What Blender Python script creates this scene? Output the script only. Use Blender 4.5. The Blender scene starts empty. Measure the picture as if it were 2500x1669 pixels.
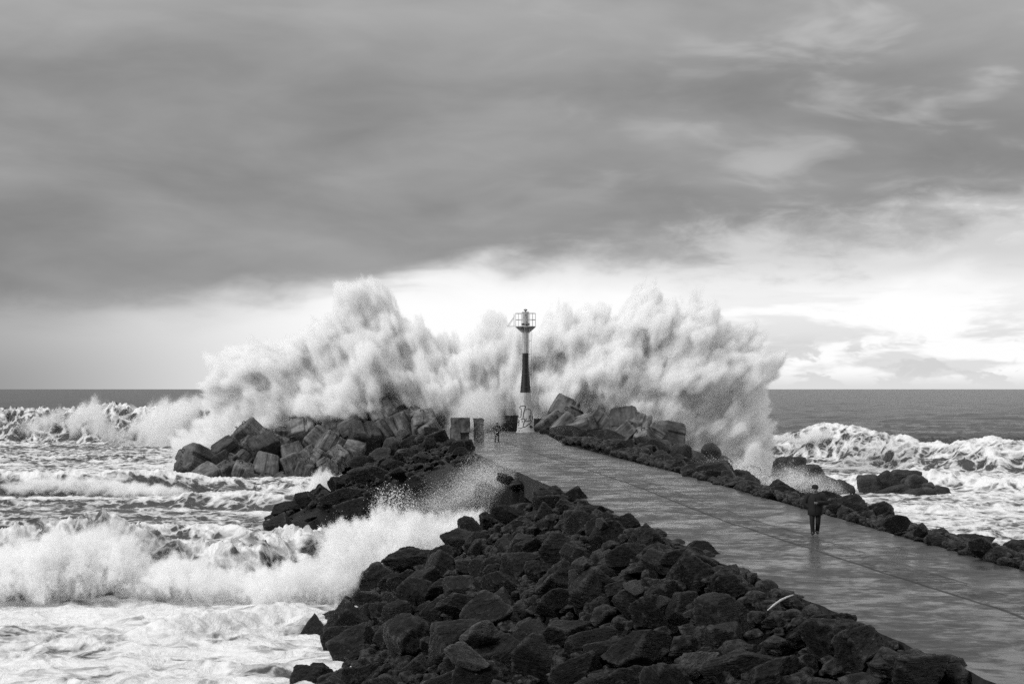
import bpy, bmesh, math, random
import numpy as np
from mathutils import Vector, Matrix, Euler, noise as mnoise

# ------------------------------------------------------------------ camera, sky, sun, exposure
sc = bpy.context.scene
F, CX, HY, H = 4200.0, 1250.0, 949.5, 5.0          # focal length and horizon in photo pixels, eye height over the deck
SEA = -6.0
cam_d = bpy.data.cameras.new("camera"); cam = bpy.data.objects.new("camera", cam_d)
sc.collection.objects.link(cam); sc.camera = cam
cam.location = (0, 0, H); cam.rotation_euler = (math.radians(90), 0, 0)
cam_d.sensor_fit = 'HORIZONTAL'; cam_d.sensor_width = 36; cam_d.lens = 36 * F / 2500
cam_d.shift_y = (HY - 834.5) / 2500
cam_d.clip_start = 0.5; cam_d.clip_end = 200000
sc.view_settings.view_transform = 'Standard'; sc.view_settings.look = 'None'
sc.view_settings.exposure = 0.0; sc.view_settings.gamma = 1
cy = sc.cycles
cy.max_bounces = 16; cy.diffuse_bounces = 7; cy.glossy_bounces = 3; cy.transmission_bounces = 4
cy.transparent_max_bounces = 8; cy.volume_bounces = 14
cy.caustics_reflective = False; cy.caustics_refractive = False
cy.use_denoising = False
SUN_EL, SUN_AZ = math.radians(32), math.radians(-122)   # azimuth from +Y (view direction), negative = left

class NT:
    """small helper to write node trees"""
    def __init__(s, tree): s.t = tree; s.n = tree.nodes; s.l = tree.links
    def node(s, typ, ins=None, **kw):
        nd = s.n.new(typ)
        for k, v in kw.items(): setattr(nd, k, v)
        for k, v in (ins or {}).items(): s.put(nd.inputs[k], v)
        return nd
    def put(s, sock, v):
        if isinstance(v, bpy.types.NodeSocket): s.l.new(v, sock)
        elif v is not None: sock.default_value = v
    def m(s, op, a, b=None, c=None, clamp=False):
        nd = s.n.new('ShaderNodeMath'); nd.operation = op; nd.use_clamp = clamp
        for i, v in enumerate((a, b, c)):
            if v is not None: s.put(nd.inputs[i], v)
        return nd.outputs[0]
    def mr(s, v, a, b, c=0.0, d=1.0, smooth=True):
        nd = s.n.new('ShaderNodeMapRange'); nd.interpolation_type = 'SMOOTHSTEP' if smooth else 'LINEAR'
        for i, x in enumerate((v, a, b, c, d)): s.put(nd.inputs[i], x)
        return nd.outputs[0]
    def mix(s, f, a, b):
        nd = s.n.new('ShaderNodeMix'); nd.data_type = 'FLOAT'
        s.put(nd.inputs[0], f); s.put(nd.inputs[2], a); s.put(nd.inputs[3], b)
        return nd.outputs[0]
    def noise(s, vec, scale, detail=4, rough=.5, dist=0.0, out=0):
        nd = s.n.new('ShaderNodeTexNoise')
        s.put(nd.inputs['Vector'], vec); s.put(nd.inputs['Scale'], scale); s.put(nd.inputs['Detail'], detail)
        s.put(nd.inputs['Roughness'], rough); s.put(nd.inputs['Distortion'], dist)
        return nd.outputs[out]
    def xyz(s, v):
        nd = s.n.new('ShaderNodeSeparateXYZ'); s.put(nd.inputs[0], v); return nd.outputs
    def vec(s, x, y, z):
        nd = s.n.new('ShaderNodeCombineXYZ')
        for i, v in enumerate((x, y, z)): s.put(nd.inputs[i], v)
        return nd.outputs[0]
    def vm(s, op, a, b):
        nd = s.n.new('ShaderNodeVectorMath'); nd.operation = op
        s.put(nd.inputs[0], a); s.put(nd.inputs[1], b); return nd.outputs[0]

world = bpy.data.worlds.new("World"); sc.world = world; world.use_nodes = True
world.node_tree.nodes.clear(); w = NT(world.node_tree)
d = w.node('ShaderNodeTexCoord').outputs['Generated']
dx, dy, dz = w.xyz(d)
az = w.m('ARCTAN2', dx, dy)
el = w.m('ARCSINE', w.m('MAXIMUM', w.m('MINIMUM', dz, 1.0), -1.0))
elp = w.m('MAXIMUM', el, 0.0)
skyvec = w.vec(w.m('MULTIPLY', az, 1.0), w.m('MULTIPLY', elp, 3.2), 0.37)
n_big = w.noise(skyvec, 5.0, 5, .5, .4)           # broad shading of the cloud deck
n_mid = w.noise(skyvec, 13.0, 4, .50, .4)
n_streak = w.noise(w.vec(az, w.m('MULTIPLY', elp, 5.0), 3.1), 11.0, 7, .55, .3)
n_fine = w.noise(w.vec(az, w.m('MULTIPLY', elp, 2.2), 7.7), 34.0, 8, .6, .3)
# lower edge of the dark deck rises to the right
eb = w.m('MULTIPLY_ADD', az, .088, .058)
ewarp = w.m('ADD', elp, w.m('MULTIPLY', w.m('SUBTRACT', n_mid, .5), w.mr(az, -.25, .15, .020, .075)))
ewarp = w.m('ADD', ewarp, w.m('MULTIPLY', w.m('SUBTRACT', n_big, .5), .04))
ewarp = w.m('ADD', ewarp, w.m('MULTIPLY', w.m('SUBTRACT', n_fine, .5), w.mr(az, -.1, .2, .012, .05)))
over = w.m('SUBTRACT', ewarp, eb)                  # > 0 inside the deck
eveil = w.m('ADD', elp, w.m('MULTIPLY', w.m('SUBTRACT', n_mid, .5), .03))
t_half = w.mr(w.m('SUBTRACT', eveil, w.mr(az, -.28, -.05, .034, .062)), -.014, .016)   # pale veil under the deck
t_dark = w.mr(over, w.mr(az, -.2, .2, .002, -.004, False), w.mr(az, -.2, .2, .022, .036, False))
open_l = w.mr(az, -.33, -.06)                      # open bright strip fades out to the left
band = w.mix(open_l, w.mix(w.mr(elp, .0, .05), .30, .48), 1.03)
# low clouds over the right-hand horizon
lowc = w.mr(n_streak, .45, .56)
lowc = w.m('MULTIPLY', lowc, w.mr(elp, .075, .022))
lowc = w.m('MULTIPLY', lowc, w.mr(az, -.02, .16))
band = w.mix(w.m('MULTIPLY', lowc, .85), band, .72)
puffs = w.m('MULTIPLY', w.mr(n_fine, .47, .56), w.m('MULTIPLY', w.mr(elp, .034, .022), w.mr(az, .06, .14)))
band = w.mix(w.m('MULTIPLY', puffs, .8), band, .66)
band = w.mix(w.m('MULTIPLY', w.mr(elp, .012, .0), w.mr(az, -.1, .15)), band, .76)
veil = w.mix(open_l, .36, .66)
veil = w.mix(w.mr(n_mid, .40, .72), veil, w.mix(open_l, .36, .80))
veil = w.mix(w.m('MULTIPLY', w.mr(n_fine, .50, .66), w.m('MULTIPLY', w.mr(az, .08, .2), w.mr(elp, .075, .10))), veil, .98)
veil = w.mix(w.m('MULTIPLY', w.mr(n_streak, .60, .70), w.mr(az, .0, .12)), veil, .58)
deck_l = w.m('ADD', w.mr(n_big, .30, .72, .235, .345), w.m('MULTIPLY', w.m('SUBTRACT', n_mid, .5), .13))
deck_l = w.m('ADD', deck_l, w.m('MULTIPLY', w.mr(az, -.1, .3), w.m('MULTIPLY', w.mr(n_mid, .5, .72), .16)))
deck_l = w.m('ADD', deck_l, w.mr(elp, .17, .23, 0, .09))
val = w.mix(t_half, band, veil)
val = w.mix(t_dark, val, deck_l)
# above the picture the deck thins towards the zenith and lets much more light through
val = w.mix(w.mr(elp, .50, 1.15), val, 1.25)
behind = w.mr(dy, .1, -.4)
val = w.mix(w.m('MULTIPLY', behind, w.mr(elp, .9, .3)), val, .42)
sky = w.node('ShaderNodeTexSky', sky_type='NISHITA', sun_disc=False)
sky.sun_elevation = SUN_EL; sky.sun_rotation = SUN_AZ
bw = w.node('ShaderNodeRGBToBW', {0: sky.outputs[0]}).outputs[0]
val = w.mix(.06, w.m('MULTIPLY', val, 10.0), bw)
bg = w.node('ShaderNodeBackground', {'Color': w.vec(val, val, val), 'Strength': 0.1})
w.l.new(bg.outputs[0], w.node('ShaderNodeOutputWorld').inputs[0])

sun_d = bpy.data.lights.new("sun", 'SUN'); sun = bpy.data.objects.new("sun", sun_d)
sc.collection.objects.link(sun)
sun_d.energy = 2.1; sun_d.angle = math.radians(14); sun_d.color = (1, 1, 1)
sdir = Vector((math.sin(SUN_AZ) * math.cos(SUN_EL), math.cos(SUN_AZ) * math.cos(SUN_EL), math.sin(SUN_EL)))
sun.rotation_euler = sdir.to_track_quat('Z', 'Y').to_euler(); sun.location = sdir * 100

# ------------------------------------------------------------------ helpers
COL = sc.collection
rng = np.random.default_rng(7)
def at(px, py, Y):                                  # point seen at a pixel, at depth Y
    return Vector(((px - CX) / F * Y, Y, H - (py - HY) / F * Y))
def on(px, py, z):                                  # point seen at a pixel, on the level z
    return at(px, py, (H - z) * F / (py - HY))
def pix(p):
    return CX + p[0] / p[1] * F, HY + (H - p[2]) / p[1] * F

_r = np.random.default_rng(3)
_perm = np.concatenate([_r.permutation(512)] * 2)
_grad = _r.normal(size=(512, 3)).astype(np.float32); _grad /= np.linalg.norm(_grad, axis=1)[:, None]
def pn(x, y, z=0.0):                                # gradient noise, about -0.7..0.7
    x, y, z = np.broadcast_arrays(np.asarray(x, np.float32), np.asarray(y, np.float32), np.asarray(z, np.float32))
    xi = np.floor(x).astype(np.int64); yi = np.floor(y).astype(np.int64); zi = np.floor(z).astype(np.int64)
    xf = x - xi; yf = y - yi; zf = z - zi
    u = xf * xf * xf * (xf * (xf * 6 - 15) + 10); v = yf * yf * yf * (yf * (yf * 6 - 15) + 10); ww = zf * zf * zf * (zf * (zf * 6 - 15) + 10)
    out = 0
    for i in (0, 1):
        a = _perm[(xi + i) & 511]
        for j in (0, 1):
            b = _perm[(a + yi + j) & 511]
            for k in (0, 1):
                g = _grad[_perm[(b + zi + k) & 511]]
                dt = g[..., 0] * (xf - i) + g[..., 1] * (yf - j) + g[..., 2] * (zf - k)
                out = out + dt * (u if i else 1 - u) * (v if j else 1 - v) * (ww if k else 1 - ww)
    return out
def fbm(x, y, z=0.0, oct=4, gain=.5, ridged=False):
    s, a, f = 0, 1.0, 1.0
    for o in range(oct):
        n = pn(x * f + o * 17.3, y * f - o * 9.1, z * f + o * 5.7)
        s = s + a * ((1 - 2.6 * np.abs(n)) if ridged else n)
        a *= gain; f *= 2.03
    return s
def sstep(x, a, b):
    t = np.clip((x - a) / (b - a), 0, 1); return t * t * (3 - 2 * t)

def tag(o, label=None, cat=None, group=None, kind=None):
    if label: o['label'] = label
    if cat: o['category'] = cat
    if group: o['group'] = group
    if kind: o['kind'] = kind
    return o
def link(name, me, mat=None, parent=None):
    o = bpy.data.objects.new(name, me); COL.objects.link(o)
    if mat and not me.materials: me.materials.append(mat)
    if parent: o.parent = parent
    return o
def empty(name, loc, rz=0):
    o = bpy.data.objects.new(name, None); COL.objects.link(o); o.location = loc; o.rotation_euler = (0, 0, rz); return o
def np_mesh(name, co, faces, smooth=True):          # co (n,3), faces (m,k) numpy arrays
    me = bpy.data.meshes.new(name)
    n, (m, k) = len(co), faces.shape
    me.vertices.add(n); me.vertices.foreach_set('co', np.asarray(co, np.float32).ravel())
    me.loops.add(m * k); me.loops.foreach_set('vertex_index', np.asarray(faces, np.int32).ravel())
    me.polygons.add(m); me.polygons.foreach_set('loop_start', np.arange(0, m * k, k, dtype=np.int32))
    me.polygons.foreach_set('use_smooth', np.full(m, smooth, dtype=bool))
    me.update(calc_edges=True)
    return me
def grid_faces(nr, nc):
    i = np.arange((nr - 1) * nc).reshape(nr - 1, nc)[:, :-1].ravel()
    return np.stack([i, i + 1, i + nc + 1, i + nc], 1)

class MB:
    """collects simple solids into one mesh"""
    def __init__(s): s.v, s.f = [], []
    def add(s, vs, fs):
        b = len(s.v); s.v += [tuple(v) for v in vs]; s.f += [tuple(i + b for i in f) for f in fs]; return s
    def box(s, c, d, rot=None):
        M = rot or Matrix.Identity(3)
        vs = [Vector(c) + M @ Vector((x * d[0] / 2, y * d[1] / 2, z * d[2] / 2)) for x in (-1, 1) for y in (-1, 1) for z in (-1, 1)]
        return s.add(vs, [(0, 1, 3, 2), (4, 6, 7, 5), (0, 4, 5, 1), (2, 3, 7, 6), (0, 2, 6, 4), (1, 5, 7, 3)])
    def loft(s, rings, n=12, caps=True):            # rings: (centre, axis1, axis2)
        vs, fs = [], []
        for c, a, b in rings:
            for i in range(n):
                t = 2 * math.pi * i / n
                vs.append(Vector(c) + Vector(a) * math.cos(t) + Vector(b) * math.sin(t))
        for r in range(len(rings) - 1):
            for i in range(n):
                j = (i + 1) % n
                fs.append((r * n + i, r * n + j, (r + 1) * n + j, (r + 1) * n + i))
        if caps:
            fs.append(tuple(range(n))[::-1]); fs.append(tuple((len(rings) - 1) * n + i for i in range(n)))
        return s.add(vs, fs)
    def tube(s, pts, r, n=8, caps=True):
        pts = [Vector(p) for p in pts]; rs = r if isinstance(r, (list, tuple)) else [r] * len(pts)
        rings = []; up = None
        for i, p in enumerate(pts):
            t = (pts[min(i + 1, len(pts) - 1)] - pts[max(i - 1, 0)]).normalized()
            if up is None:
                up = Vector((0, 0, 1)) if abs(t.z) < .9 else Vector((1, 0, 0))
            a = t.cross(up).normalized(); b = a.cross(t).normalized(); up = b
            rr = rs[i]; rx, ry = rr if isinstance(rr, tuple) else (rr, rr)
            rings.append((p, a * rx, b * ry))
        return s.loft(rings, n, caps)
    def lathe(s, prof, c=(0, 0, 0), n=24):
        c = Vector(c)
        return s.loft([(c + Vector((0, 0, z)), Vector((r, 0, 0)), Vector((0, r, 0))) for r, z in prof], n)
    def build(s, name, mat, parent=None, smooth=False, bevel=0.0):
        me = bpy.data.meshes.new(name); me.from_pydata(s.v, [], s.f); me.update()
        bm = bmesh.new(); bm.from_mesh(me)
        bmesh.ops.recalc_face_normals(bm, faces=bm.faces)
        if bevel: bmesh.ops.bevel(bm, geom=bm.edges[:], offset=bevel, segments=1, affect='EDGES')
        bm.to_mesh(me); bm.free()
        if smooth:
            me.polygons.foreach_set('use_smooth', [True] * len(me.polygons))
            try: me.set_sharp_from_angle(angle=math.radians(45))
            except Exception: pass
        return link(name, me, mat, parent)

# ------------------------------------------------------------------ materials (the photograph is black and white: all greys)
def new_mat(name):
    m = bpy.data.materials.new(name); m.use_nodes = True; m.node_tree.nodes.clear(); return m, NT(m.node_tree)
def principled(t, base, rough=.6, normal=None, spec=.5, coat=0.0):
    col = t.vec(base, base, base) if isinstance(base, bpy.types.NodeSocket) else (base, base, base, 1)
    p = t.node('ShaderNodeBsdfPrincipled', {'Base Color': col, 'Roughness': rough, 'Specular IOR Level': spec})
    if normal is not None: t.l.new(normal, p.inputs['Normal'])
    return p.outputs[0]
def bump(t, h, strength, dist, normal=None):
    nd = t.node('ShaderNodeBump', {'Strength': strength, 'Distance': dist, 'Height': h})
    if normal is not None: t.l.new(normal, nd.inputs['Normal'])
    return nd.outputs[0]
def finish(t, surf): t.l.new(surf, t.node('ShaderNodeOutputMaterial').inputs[0])
def plain(name, g, rough=.6, var=.25, scale=6.0, bstr=.15):
    m, t = new_mat(name); co = t.node('ShaderNodeTexCoord').outputs['Object']
    n = t.noise(co, scale, 6, .6)
    finish(t, principled(t, t.m('MULTIPLY', t.mr(n, .25, .75, 1 - var, 1 + var), g), rough, bump(t, n, bstr, .02)))
    return m

def rock_mat(name, lo, hi, vein, vein_amt):
    m, t = new_mat(name)
    tc = t.node('ShaderNodeTexCoord'); oi = t.node('ShaderNodeObjectInfo')
    co = t.vm('ADD', tc.outputs['Object'], t.vec(t.m('MULTIPLY', oi.outputs['Random'], 57.0), 3.0, 1.0))
    x, y, z = t.xyz(co)
    big = t.noise(co, 1.1, 4, .55, .3)
    fine = t.noise(co, 7.0, 9, .66, .4)
    strata = t.noise(t.vec(t.m('MULTIPLY', x, .8), t.m('MULTIPLY', y, .8), t.m('MULTIPLY', z, 5.0)), 2.2, 7, .62, 1.2)
    tone = t.m('ADD', t.m('MULTIPLY', big, .5), t.m('MULTIPLY', fine, .5))
    c = t.mr(tone, .36, .66, lo, hi)
    c = t.m('MULTIPLY', c, t.mr(oi.outputs['Random'], 0, 1, .65, 1.4, False))
    vm = t.m('MULTIPLY', t.mr(strata, .56, .70), t.mr(fine, .42, .60))
    vm = t.m('MULTIPLY', vm, t.mr(big, .44, .62))
    c = t.mix(t.m('MULTIPLY', vm, vein_amt), c, vein)
    edge = t.m('MULTIPLY', t.mr(t.node('ShaderNodeNewGeometry').outputs['Pointiness'], .515, .60), t.mr(fine, .36, .56))  # highlights painted into the colour: convex edges made lighter
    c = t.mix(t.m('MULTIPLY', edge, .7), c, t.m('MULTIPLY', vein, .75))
    hgt = t.m('ADD', t.m('MULTIPLY', strata, .6), t.m('ADD', t.m('MULTIPLY', fine, .5), t.m('MULTIPLY', big, .6)))
    rough = t.mr(fine, .3, .7, .22, .60)
    finish(t, principled(t, c, rough, bump(t, hgt, 1.0, .32), .19))
    return m
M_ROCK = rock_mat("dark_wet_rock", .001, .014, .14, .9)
M_ROCK_FAR = rock_mat("hazed_grey_rock", .020, .055, .14, .5)  # spray haze over distant rocks, put into a lighter grey base colour
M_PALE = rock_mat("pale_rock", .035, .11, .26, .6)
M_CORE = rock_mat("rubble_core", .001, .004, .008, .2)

def concrete_mat(name, lo, hi):
    m, t = new_mat(name)
    tc = t.node('ShaderNodeTexCoord'); oi = t.node('ShaderNodeObjectInfo')
    co = t.vm('ADD', tc.outputs['Object'], t.vec(t.m('MULTIPLY', oi.outputs['Random'], 91.0), 0.0, 4.0))
    big = t.noise(co, .7, 5, .6, .6); fine = t.noise(co, 6.0, 8, .65)
    x, y, z = t.xyz(co)
    drip = t.noise(t.vec(t.m('MULTIPLY', x, 4), t.m('MULTIPLY', y, 4), t.m('MULTIPLY', z, .5)), 1.0, 5, .6)
    c = t.mr(t.m('ADD', t.m('MULTIPLY', big, .6), t.m('MULTIPLY', drip, .4)), .36, .64, lo, hi)
    c = t.m('MULTIPLY', c, t.mr(fine, .3, .7, .8, 1.2))
    c = t.m('MULTIPLY', c, t.mr(oi.outputs['Random'], 0, 1, .30, 1.6, False))
    finish(t, principled(t, c, .75, bump(t, t.m('ADD', fine, big), .5, .06), .3))
    return m
M_CONC = concrete_mat("weathered_concrete", .022, .15)
M_CONC_PALE = concrete_mat("pale_concrete", .05, .19)
M_CONC_DK = concrete_mat("dark_wet_concrete", .006, .018)
M_STEEL = plain("rusty_steel", .02, .7)
M_SPRAY, t = new_mat("white_spray")
ds = t.node('ShaderNodeBsdfDiffuse', {'Color': (.96, .96, .96, 1)}); tl = t.node('ShaderNodeBsdfTranslucent', {'Color': (.96, .96, .96, 1)})
finish(t, t.node('ShaderNodeMixShader', {0: .5, 1: ds.outputs[0], 2: tl.outputs[0]}).outputs[0])

def sea_mat():
    m, t = new_mat("sea_water_and_foam")
    tc = t.node('ShaderNodeTexCoord').outputs['Object']
    fo = t.node('ShaderNodeAttribute', attribute_name='foam', attribute_type='GEOMETRY').outputs['Fac']
    x, y, z = t.xyz(tc)
    warp = t.node('ShaderNodeTexNoise', {'Vector': tc, 'Scale': .22, 'Detail': 4.0}).outputs['Color']
    co = t.vm('ADD', tc, t.vm('MULTIPLY', t.vm('SUBTRACT', warp, (.5, .5, .5)), (5.0, 5.0, 2.0)))
    n1 = t.noise(co, .33, 9, .62, .6)
    vo = t.node('ShaderNodeTexVoronoi', {'Vector': co, 'Scale': .42}, feature='DISTANCE_TO_EDGE').outputs['Distance']
    vo2 = t.node('ShaderNodeTexVoronoi', {'Vector': co, 'Scale': 1.1}, feature='DISTANCE_TO_EDGE').outputs['Distance']
    lace = t.m('ADD', t.mr(vo, .0, .22, .16, -.05), t.mr(vo2, .0, .20, .09, -.03))
    q = t.m('ADD', n1, lace)
    th = t.m('MULTIPLY_ADD', fo, -.62, .92)
    mask = t.mr(t.m('SUBTRACT', q, th), -.05, .09)
    mask = t.m('MULTIPLY', mask, t.mr(fo, .02, .12))
    thick = t.mr(t.m('SUBTRACT', q, th), .0, .34, .34, .80)
    fine = t.noise(co, 1.3, 10, .62, .3)
    # water: dark, small waves as bump, larger ones further away
    wv = t.vec(x, t.m('MULTIPLY', y, 1.6), z)
    r1 = t.noise(wv, .9, 5, .6, .4); r2 = t.noise(wv, .16, 5, .55, .3); r3 = t.noise(wv, .03, 4, .55, .2)
    hw = t.m('ADD', t.m('ADD', t.m('MULTIPLY', r1, .35), t.m('MULTIPLY', r2, 1.6)), t.m('MULTIPLY', r3, 4.0))
    water = principled(t, .035, .22, bump(t, hw, 1.0, 1.0), .5)
    hf = t.m('ADD', t.m('ADD', t.m('MULTIPLY', fine, .55), t.m('MULTIPLY', n1, .8)), t.m('MULTIPLY', mask, .12))
    fdiff = principled(t, thick, .9, bump(t, hf, .8, .55), .15)
    finish(t, t.node('ShaderNodeMixShader', {0: mask, 1: water, 2: fdiff}).outputs[0])
    return m
M_SEA = sea_mat()
import time as _time
_t0 = _time.time()
def lap(s):
    global _t0; print("LAP", s, round(_time.time() - _t0, 1)); _t0 = _time.time()

# ------------------------------------------------------------------ the jetty and the shore
_yl, _xl = [0, 31.6, 84.8, 128, 165, 203, 240], [11.3, 7.97, 2.38, -2.2, -6.0, -9.5, -12]
_yr, _xr = [0, 48.9, 103, 150, 153, 197, 206, 240], [17.8, 13.97, 9.83, 5.35, 4.7, 3.7, 2.7, 0]
_ys, _xs = [0, 39, 46.3, 53.8, 64.1, 91.3, 155, 240], [14.6, 11.09, 10.2, 9.39, 8.15, 6.2, -.1, -8]
XL = lambda y: np.interp(y, _yl, _xl)
XR = lambda y: np.interp(y, _yr, _xr)
XS = lambda y: np.interp(y, _ys, _xs)
_yt = [0, 30, 60, 69, 84, 92, 97, 101, 111, 117, 126, 134, 142, 155, 170, 190, 240]
_xt = [-7, -7, -7.3, -7.5, -8.6, -9.3, -7, -5, -6, -12, -19.5, -20.5, -20, -16.5, -13, -12.5, -16]
TOE = lambda y: np.interp(y, _yt, _xt)
_px_t = np.array([300, 420, 500, 560, 620, 730, 830, 940, 1010, 1060, 1090, 1130])
_py_t = np.array([1200, 1120, 1105, 1075, 1040, 1018, 998, 998, 1005, 1015, 1040, 1080])
def ztop_left(x):
    p = CX + x / 212 * F
    return H - (np.interp(p, _px_t, _py_t) - HY) / F * 212
_px_r = np.array([1300, 1330, 1370, 1420, 1470, 1530, 1590, 1640, 1700, 1760, 1850])
_py_r = np.array([1050, 1015, 1000, 1012, 1015, 1020, 1045, 1065, 1085, 1110, 1150])
def ztop_right(x):
    p = CX + x / 200 * F
    return H - (np.interp(p, _px_r, _py_r) - HY) / F * 200
def shore_z(x, y):                                  # rubble surface under the boulders
    x = np.asarray(x, float); y = np.asarray(y, float)
    tl = (XL(y) - x) / np.maximum(XL(y) - TOE(y), 1)
    ex = .92 + .5 * sstep(y, 112, 126)
    zl = -.10 - 6.0 * np.clip((tl - .09) / .91, 0, 1) ** ex - 4 * np.clip(tl - 1, 0, .6)
    dxl = XL(y) - x
    cove = sstep(y, 82.0 + .95 * dxl, 83.5 + .95 * dxl) * (1 - sstep(y, 99.0 + .75 * dxl, 101.0 + .75 * dxl))
    zl = np.where(dxl > 0, zl * (1 - cove) + np.minimum(zl, -1.6 - 2.2 * dxl) * cove, zl)
    fall = .62 - .22 * sstep(y, 95, 135)
    bump_r = 1.3 * np.exp(-((y - 140) / 20) ** 2) * np.exp(-((x - XR(y) - 3.4) / 3.0) ** 2)
    zr = .02 + bump_r - np.maximum(x - XR(y) - .9, 0) * fall
    z = np.where(x < XL(y) + .3, zl, np.where(x > XR(y) - .3, zr, -.9))
    pl = -7.5 + (ztop_left(x) + 6.0) * sstep(y, 198, 214) - 12 * sstep(y, 222, 236)
    pl = np.where((x < -8.5), pl, -9)
    pr = np.where((x > 4.0), -7.5 + (ztop_right(x) + 6.3) * sstep(y, 180, 198) - 12 * sstep(y, 212, 226), -9)
    inside = (x > XL(y)) & (x < XR(y)) & (y < 207)
    z = np.where(y > 209, np.minimum(z, -1 - (y - 209) * .5), z)
    z = np.where(inside, -.9, np.maximum(z, np.maximum(pl, pr)))
    return np.maximum(z, -9)

gx = np.arange(-46, 46, .5); gy = np.arange(8, 238, .75)
GX, GY = np.meshgrid(gx, gy)
GZ = shore_z(GX, GY) - .35 - .3 * (GY < 100) + np.where((GX > XL(GY) - .4) & (GX < XR(GY) + .4), 0, .30 * fbm(GX * .6, GY * .6, 1.5, 4))
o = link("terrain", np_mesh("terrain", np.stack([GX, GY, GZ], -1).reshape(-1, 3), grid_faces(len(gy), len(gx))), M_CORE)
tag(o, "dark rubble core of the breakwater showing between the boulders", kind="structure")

# deck
m, t = new_mat("wet_concrete_deck")
tc = t.node('ShaderNodeTexCoord').outputs['Object']
lane = t.node('ShaderNodeAttribute', attribute_name='lane', attribute_type='GEOMETRY').outputs['Fac']
x, y, z = t.xyz(tc)
wob = t.m('MULTIPLY', t.m('SUBTRACT', t.noise(tc, .5, 4), .5), .25)
ln = t.m('ADD', lane, wob)
crack1 = t.mr(t.m('ABSOLUTE', ln), .03, .10, 1, 0)
crack2 = t.m('MULTIPLY', t.mr(t.m('ABSOLUTE', t.m('SUBTRACT', ln, 1.25)), .02, .10, 1, 0), t.mr(t.noise(tc, .8, 3), .42, .55))
strip = t.m('MULTIPLY', t.mr(ln, 0, .05), t.mr(ln, 1.30, 1.22))
joints = t.m('ABSOLUTE', t.m('SUBTRACT', t.m('FRACT', t.m('DIVIDE', t.m('ADD', y, t.m('MULTIPLY', x, .1)), 6.1)), .5))
joint = t.m('MULTIPLY', t.mr(joints, .0, .012, 1, 0), t.mr(t.noise(tc, .35, 2), .45, .6))
pud = t.noise(tc, .42, 7, .6, .5); pud2 = t.noise(tc, 2.1, 8, .64, .4)
wet = t.m('ADD', t.m('MULTIPLY', pud, .55), t.m('MULTIPLY', pud2, .45))
rip = t.m('MULTIPLY', strip, t.mr(t.noise(t.vec(x, t.m('MULTIPLY', y, 1.0), z), 2.6, 6, .7, 1.0), .5, .62))
fine = t.noise(tc, 14.0, 8, .7)
spots = t.mr(t.noise(tc, 5.5, 3, .5), .70, .74)
c = t.m('MULTIPLY', t.mr(wet, .36, .66, .022, .085), t.mr(fine, .3, .7, .75, 1.25))
dark = t.m('MAXIMUM', t.m('MAXIMUM', crack1, t.m('MULTIPLY', crack2, .8)), t.m('MAXIMUM', t.m('MULTIPLY', rip, .9), t.m('MULTIPLY', joint, .5)))
dark = t.m('MAXIMUM', dark, t.m('MULTIPLY', spots, .8))
c = t.mix(t.m('MULTIPLY', dark, .9), c, .012)
rough = t.m('ADD', t.mr(wet, .42, .58, .56, .16), t.m('MULTIPLY', dark, .4))
hb = t.m('SUBTRACT', t.m('ADD', t.m('MULTIPLY', wet, .5), t.m('MULTIPLY', fine, .12)), t.m('MULTIPLY', dark, .4))
finish(t, principled(t, c, rough, bump(t, hb, .22, .06), .5))
M_DECK = m
yy = np.concatenate([np.arange(6, 60, .4), np.arange(60, 207.5, .8)])
nC = 26
ragl = .15 * fbm(yy * .8, 0 * yy, .3, 5, .6); ragr = .08 * fbm(yy * .8, 0 * yy + 9, .3, 4)
lft = XL(yy) + ragl; rgt = XR(yy) + ragr
fr = np.linspace(0, 1, nC)
DX = lft[:, None] * (1 - fr) + rgt[:, None] * fr
DY = np.repeat(yy[:, None], nC, 1)
DZ = .025 * fbm(DX * .25, DY * .25, 2.2, 3)
def skirt(xcol, zt, zb, out):
    return xcol + out, zt * 0 + zb
cols_x = [lft - .02, lft - .01] + [DX[:, i] for i in range(nC)] + [rgt + .01, rgt + .02]
cols_z = [DZ[:, 0] - 1.3, DZ[:, 0] - .22 + .05 * fbm(yy * 2, 0 * yy, 5, 3)] + [DZ[:, i] for i in range(nC)] + [DZ[:, -1] - .2, DZ[:, -1] - 1.3]
PX = np.stack(cols_x, 1); PZ = np.stack(cols_z, 1); PY = np.repeat(yy[:, None], PX.shape[1], 1)
me = np_mesh("pavement", np.stack([PX, PY, PZ], -1).reshape(-1, 3), grid_faces(*PX.shape), smooth=False)
la = me.attributes.new('lane', 'FLOAT', 'POINT'); la.data.foreach_set('value', (PX - XS(PY)).astype(np.float32).ravel())
me.materials.append(M_DECK); me.materials.append(M_CONC_DK)
mi = np.zeros((PX.shape[0] - 1, PX.shape[1] - 1), np.int32); mi[:, :2] = 1; mi[:, -2:] = 1
me.polygons.foreach_set('material_index', mi.ravel())
tag(link("pavement", me), "wet concrete walkway along the top of the breakwater, split by a long seam", kind="structure")

lap('deck')
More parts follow.
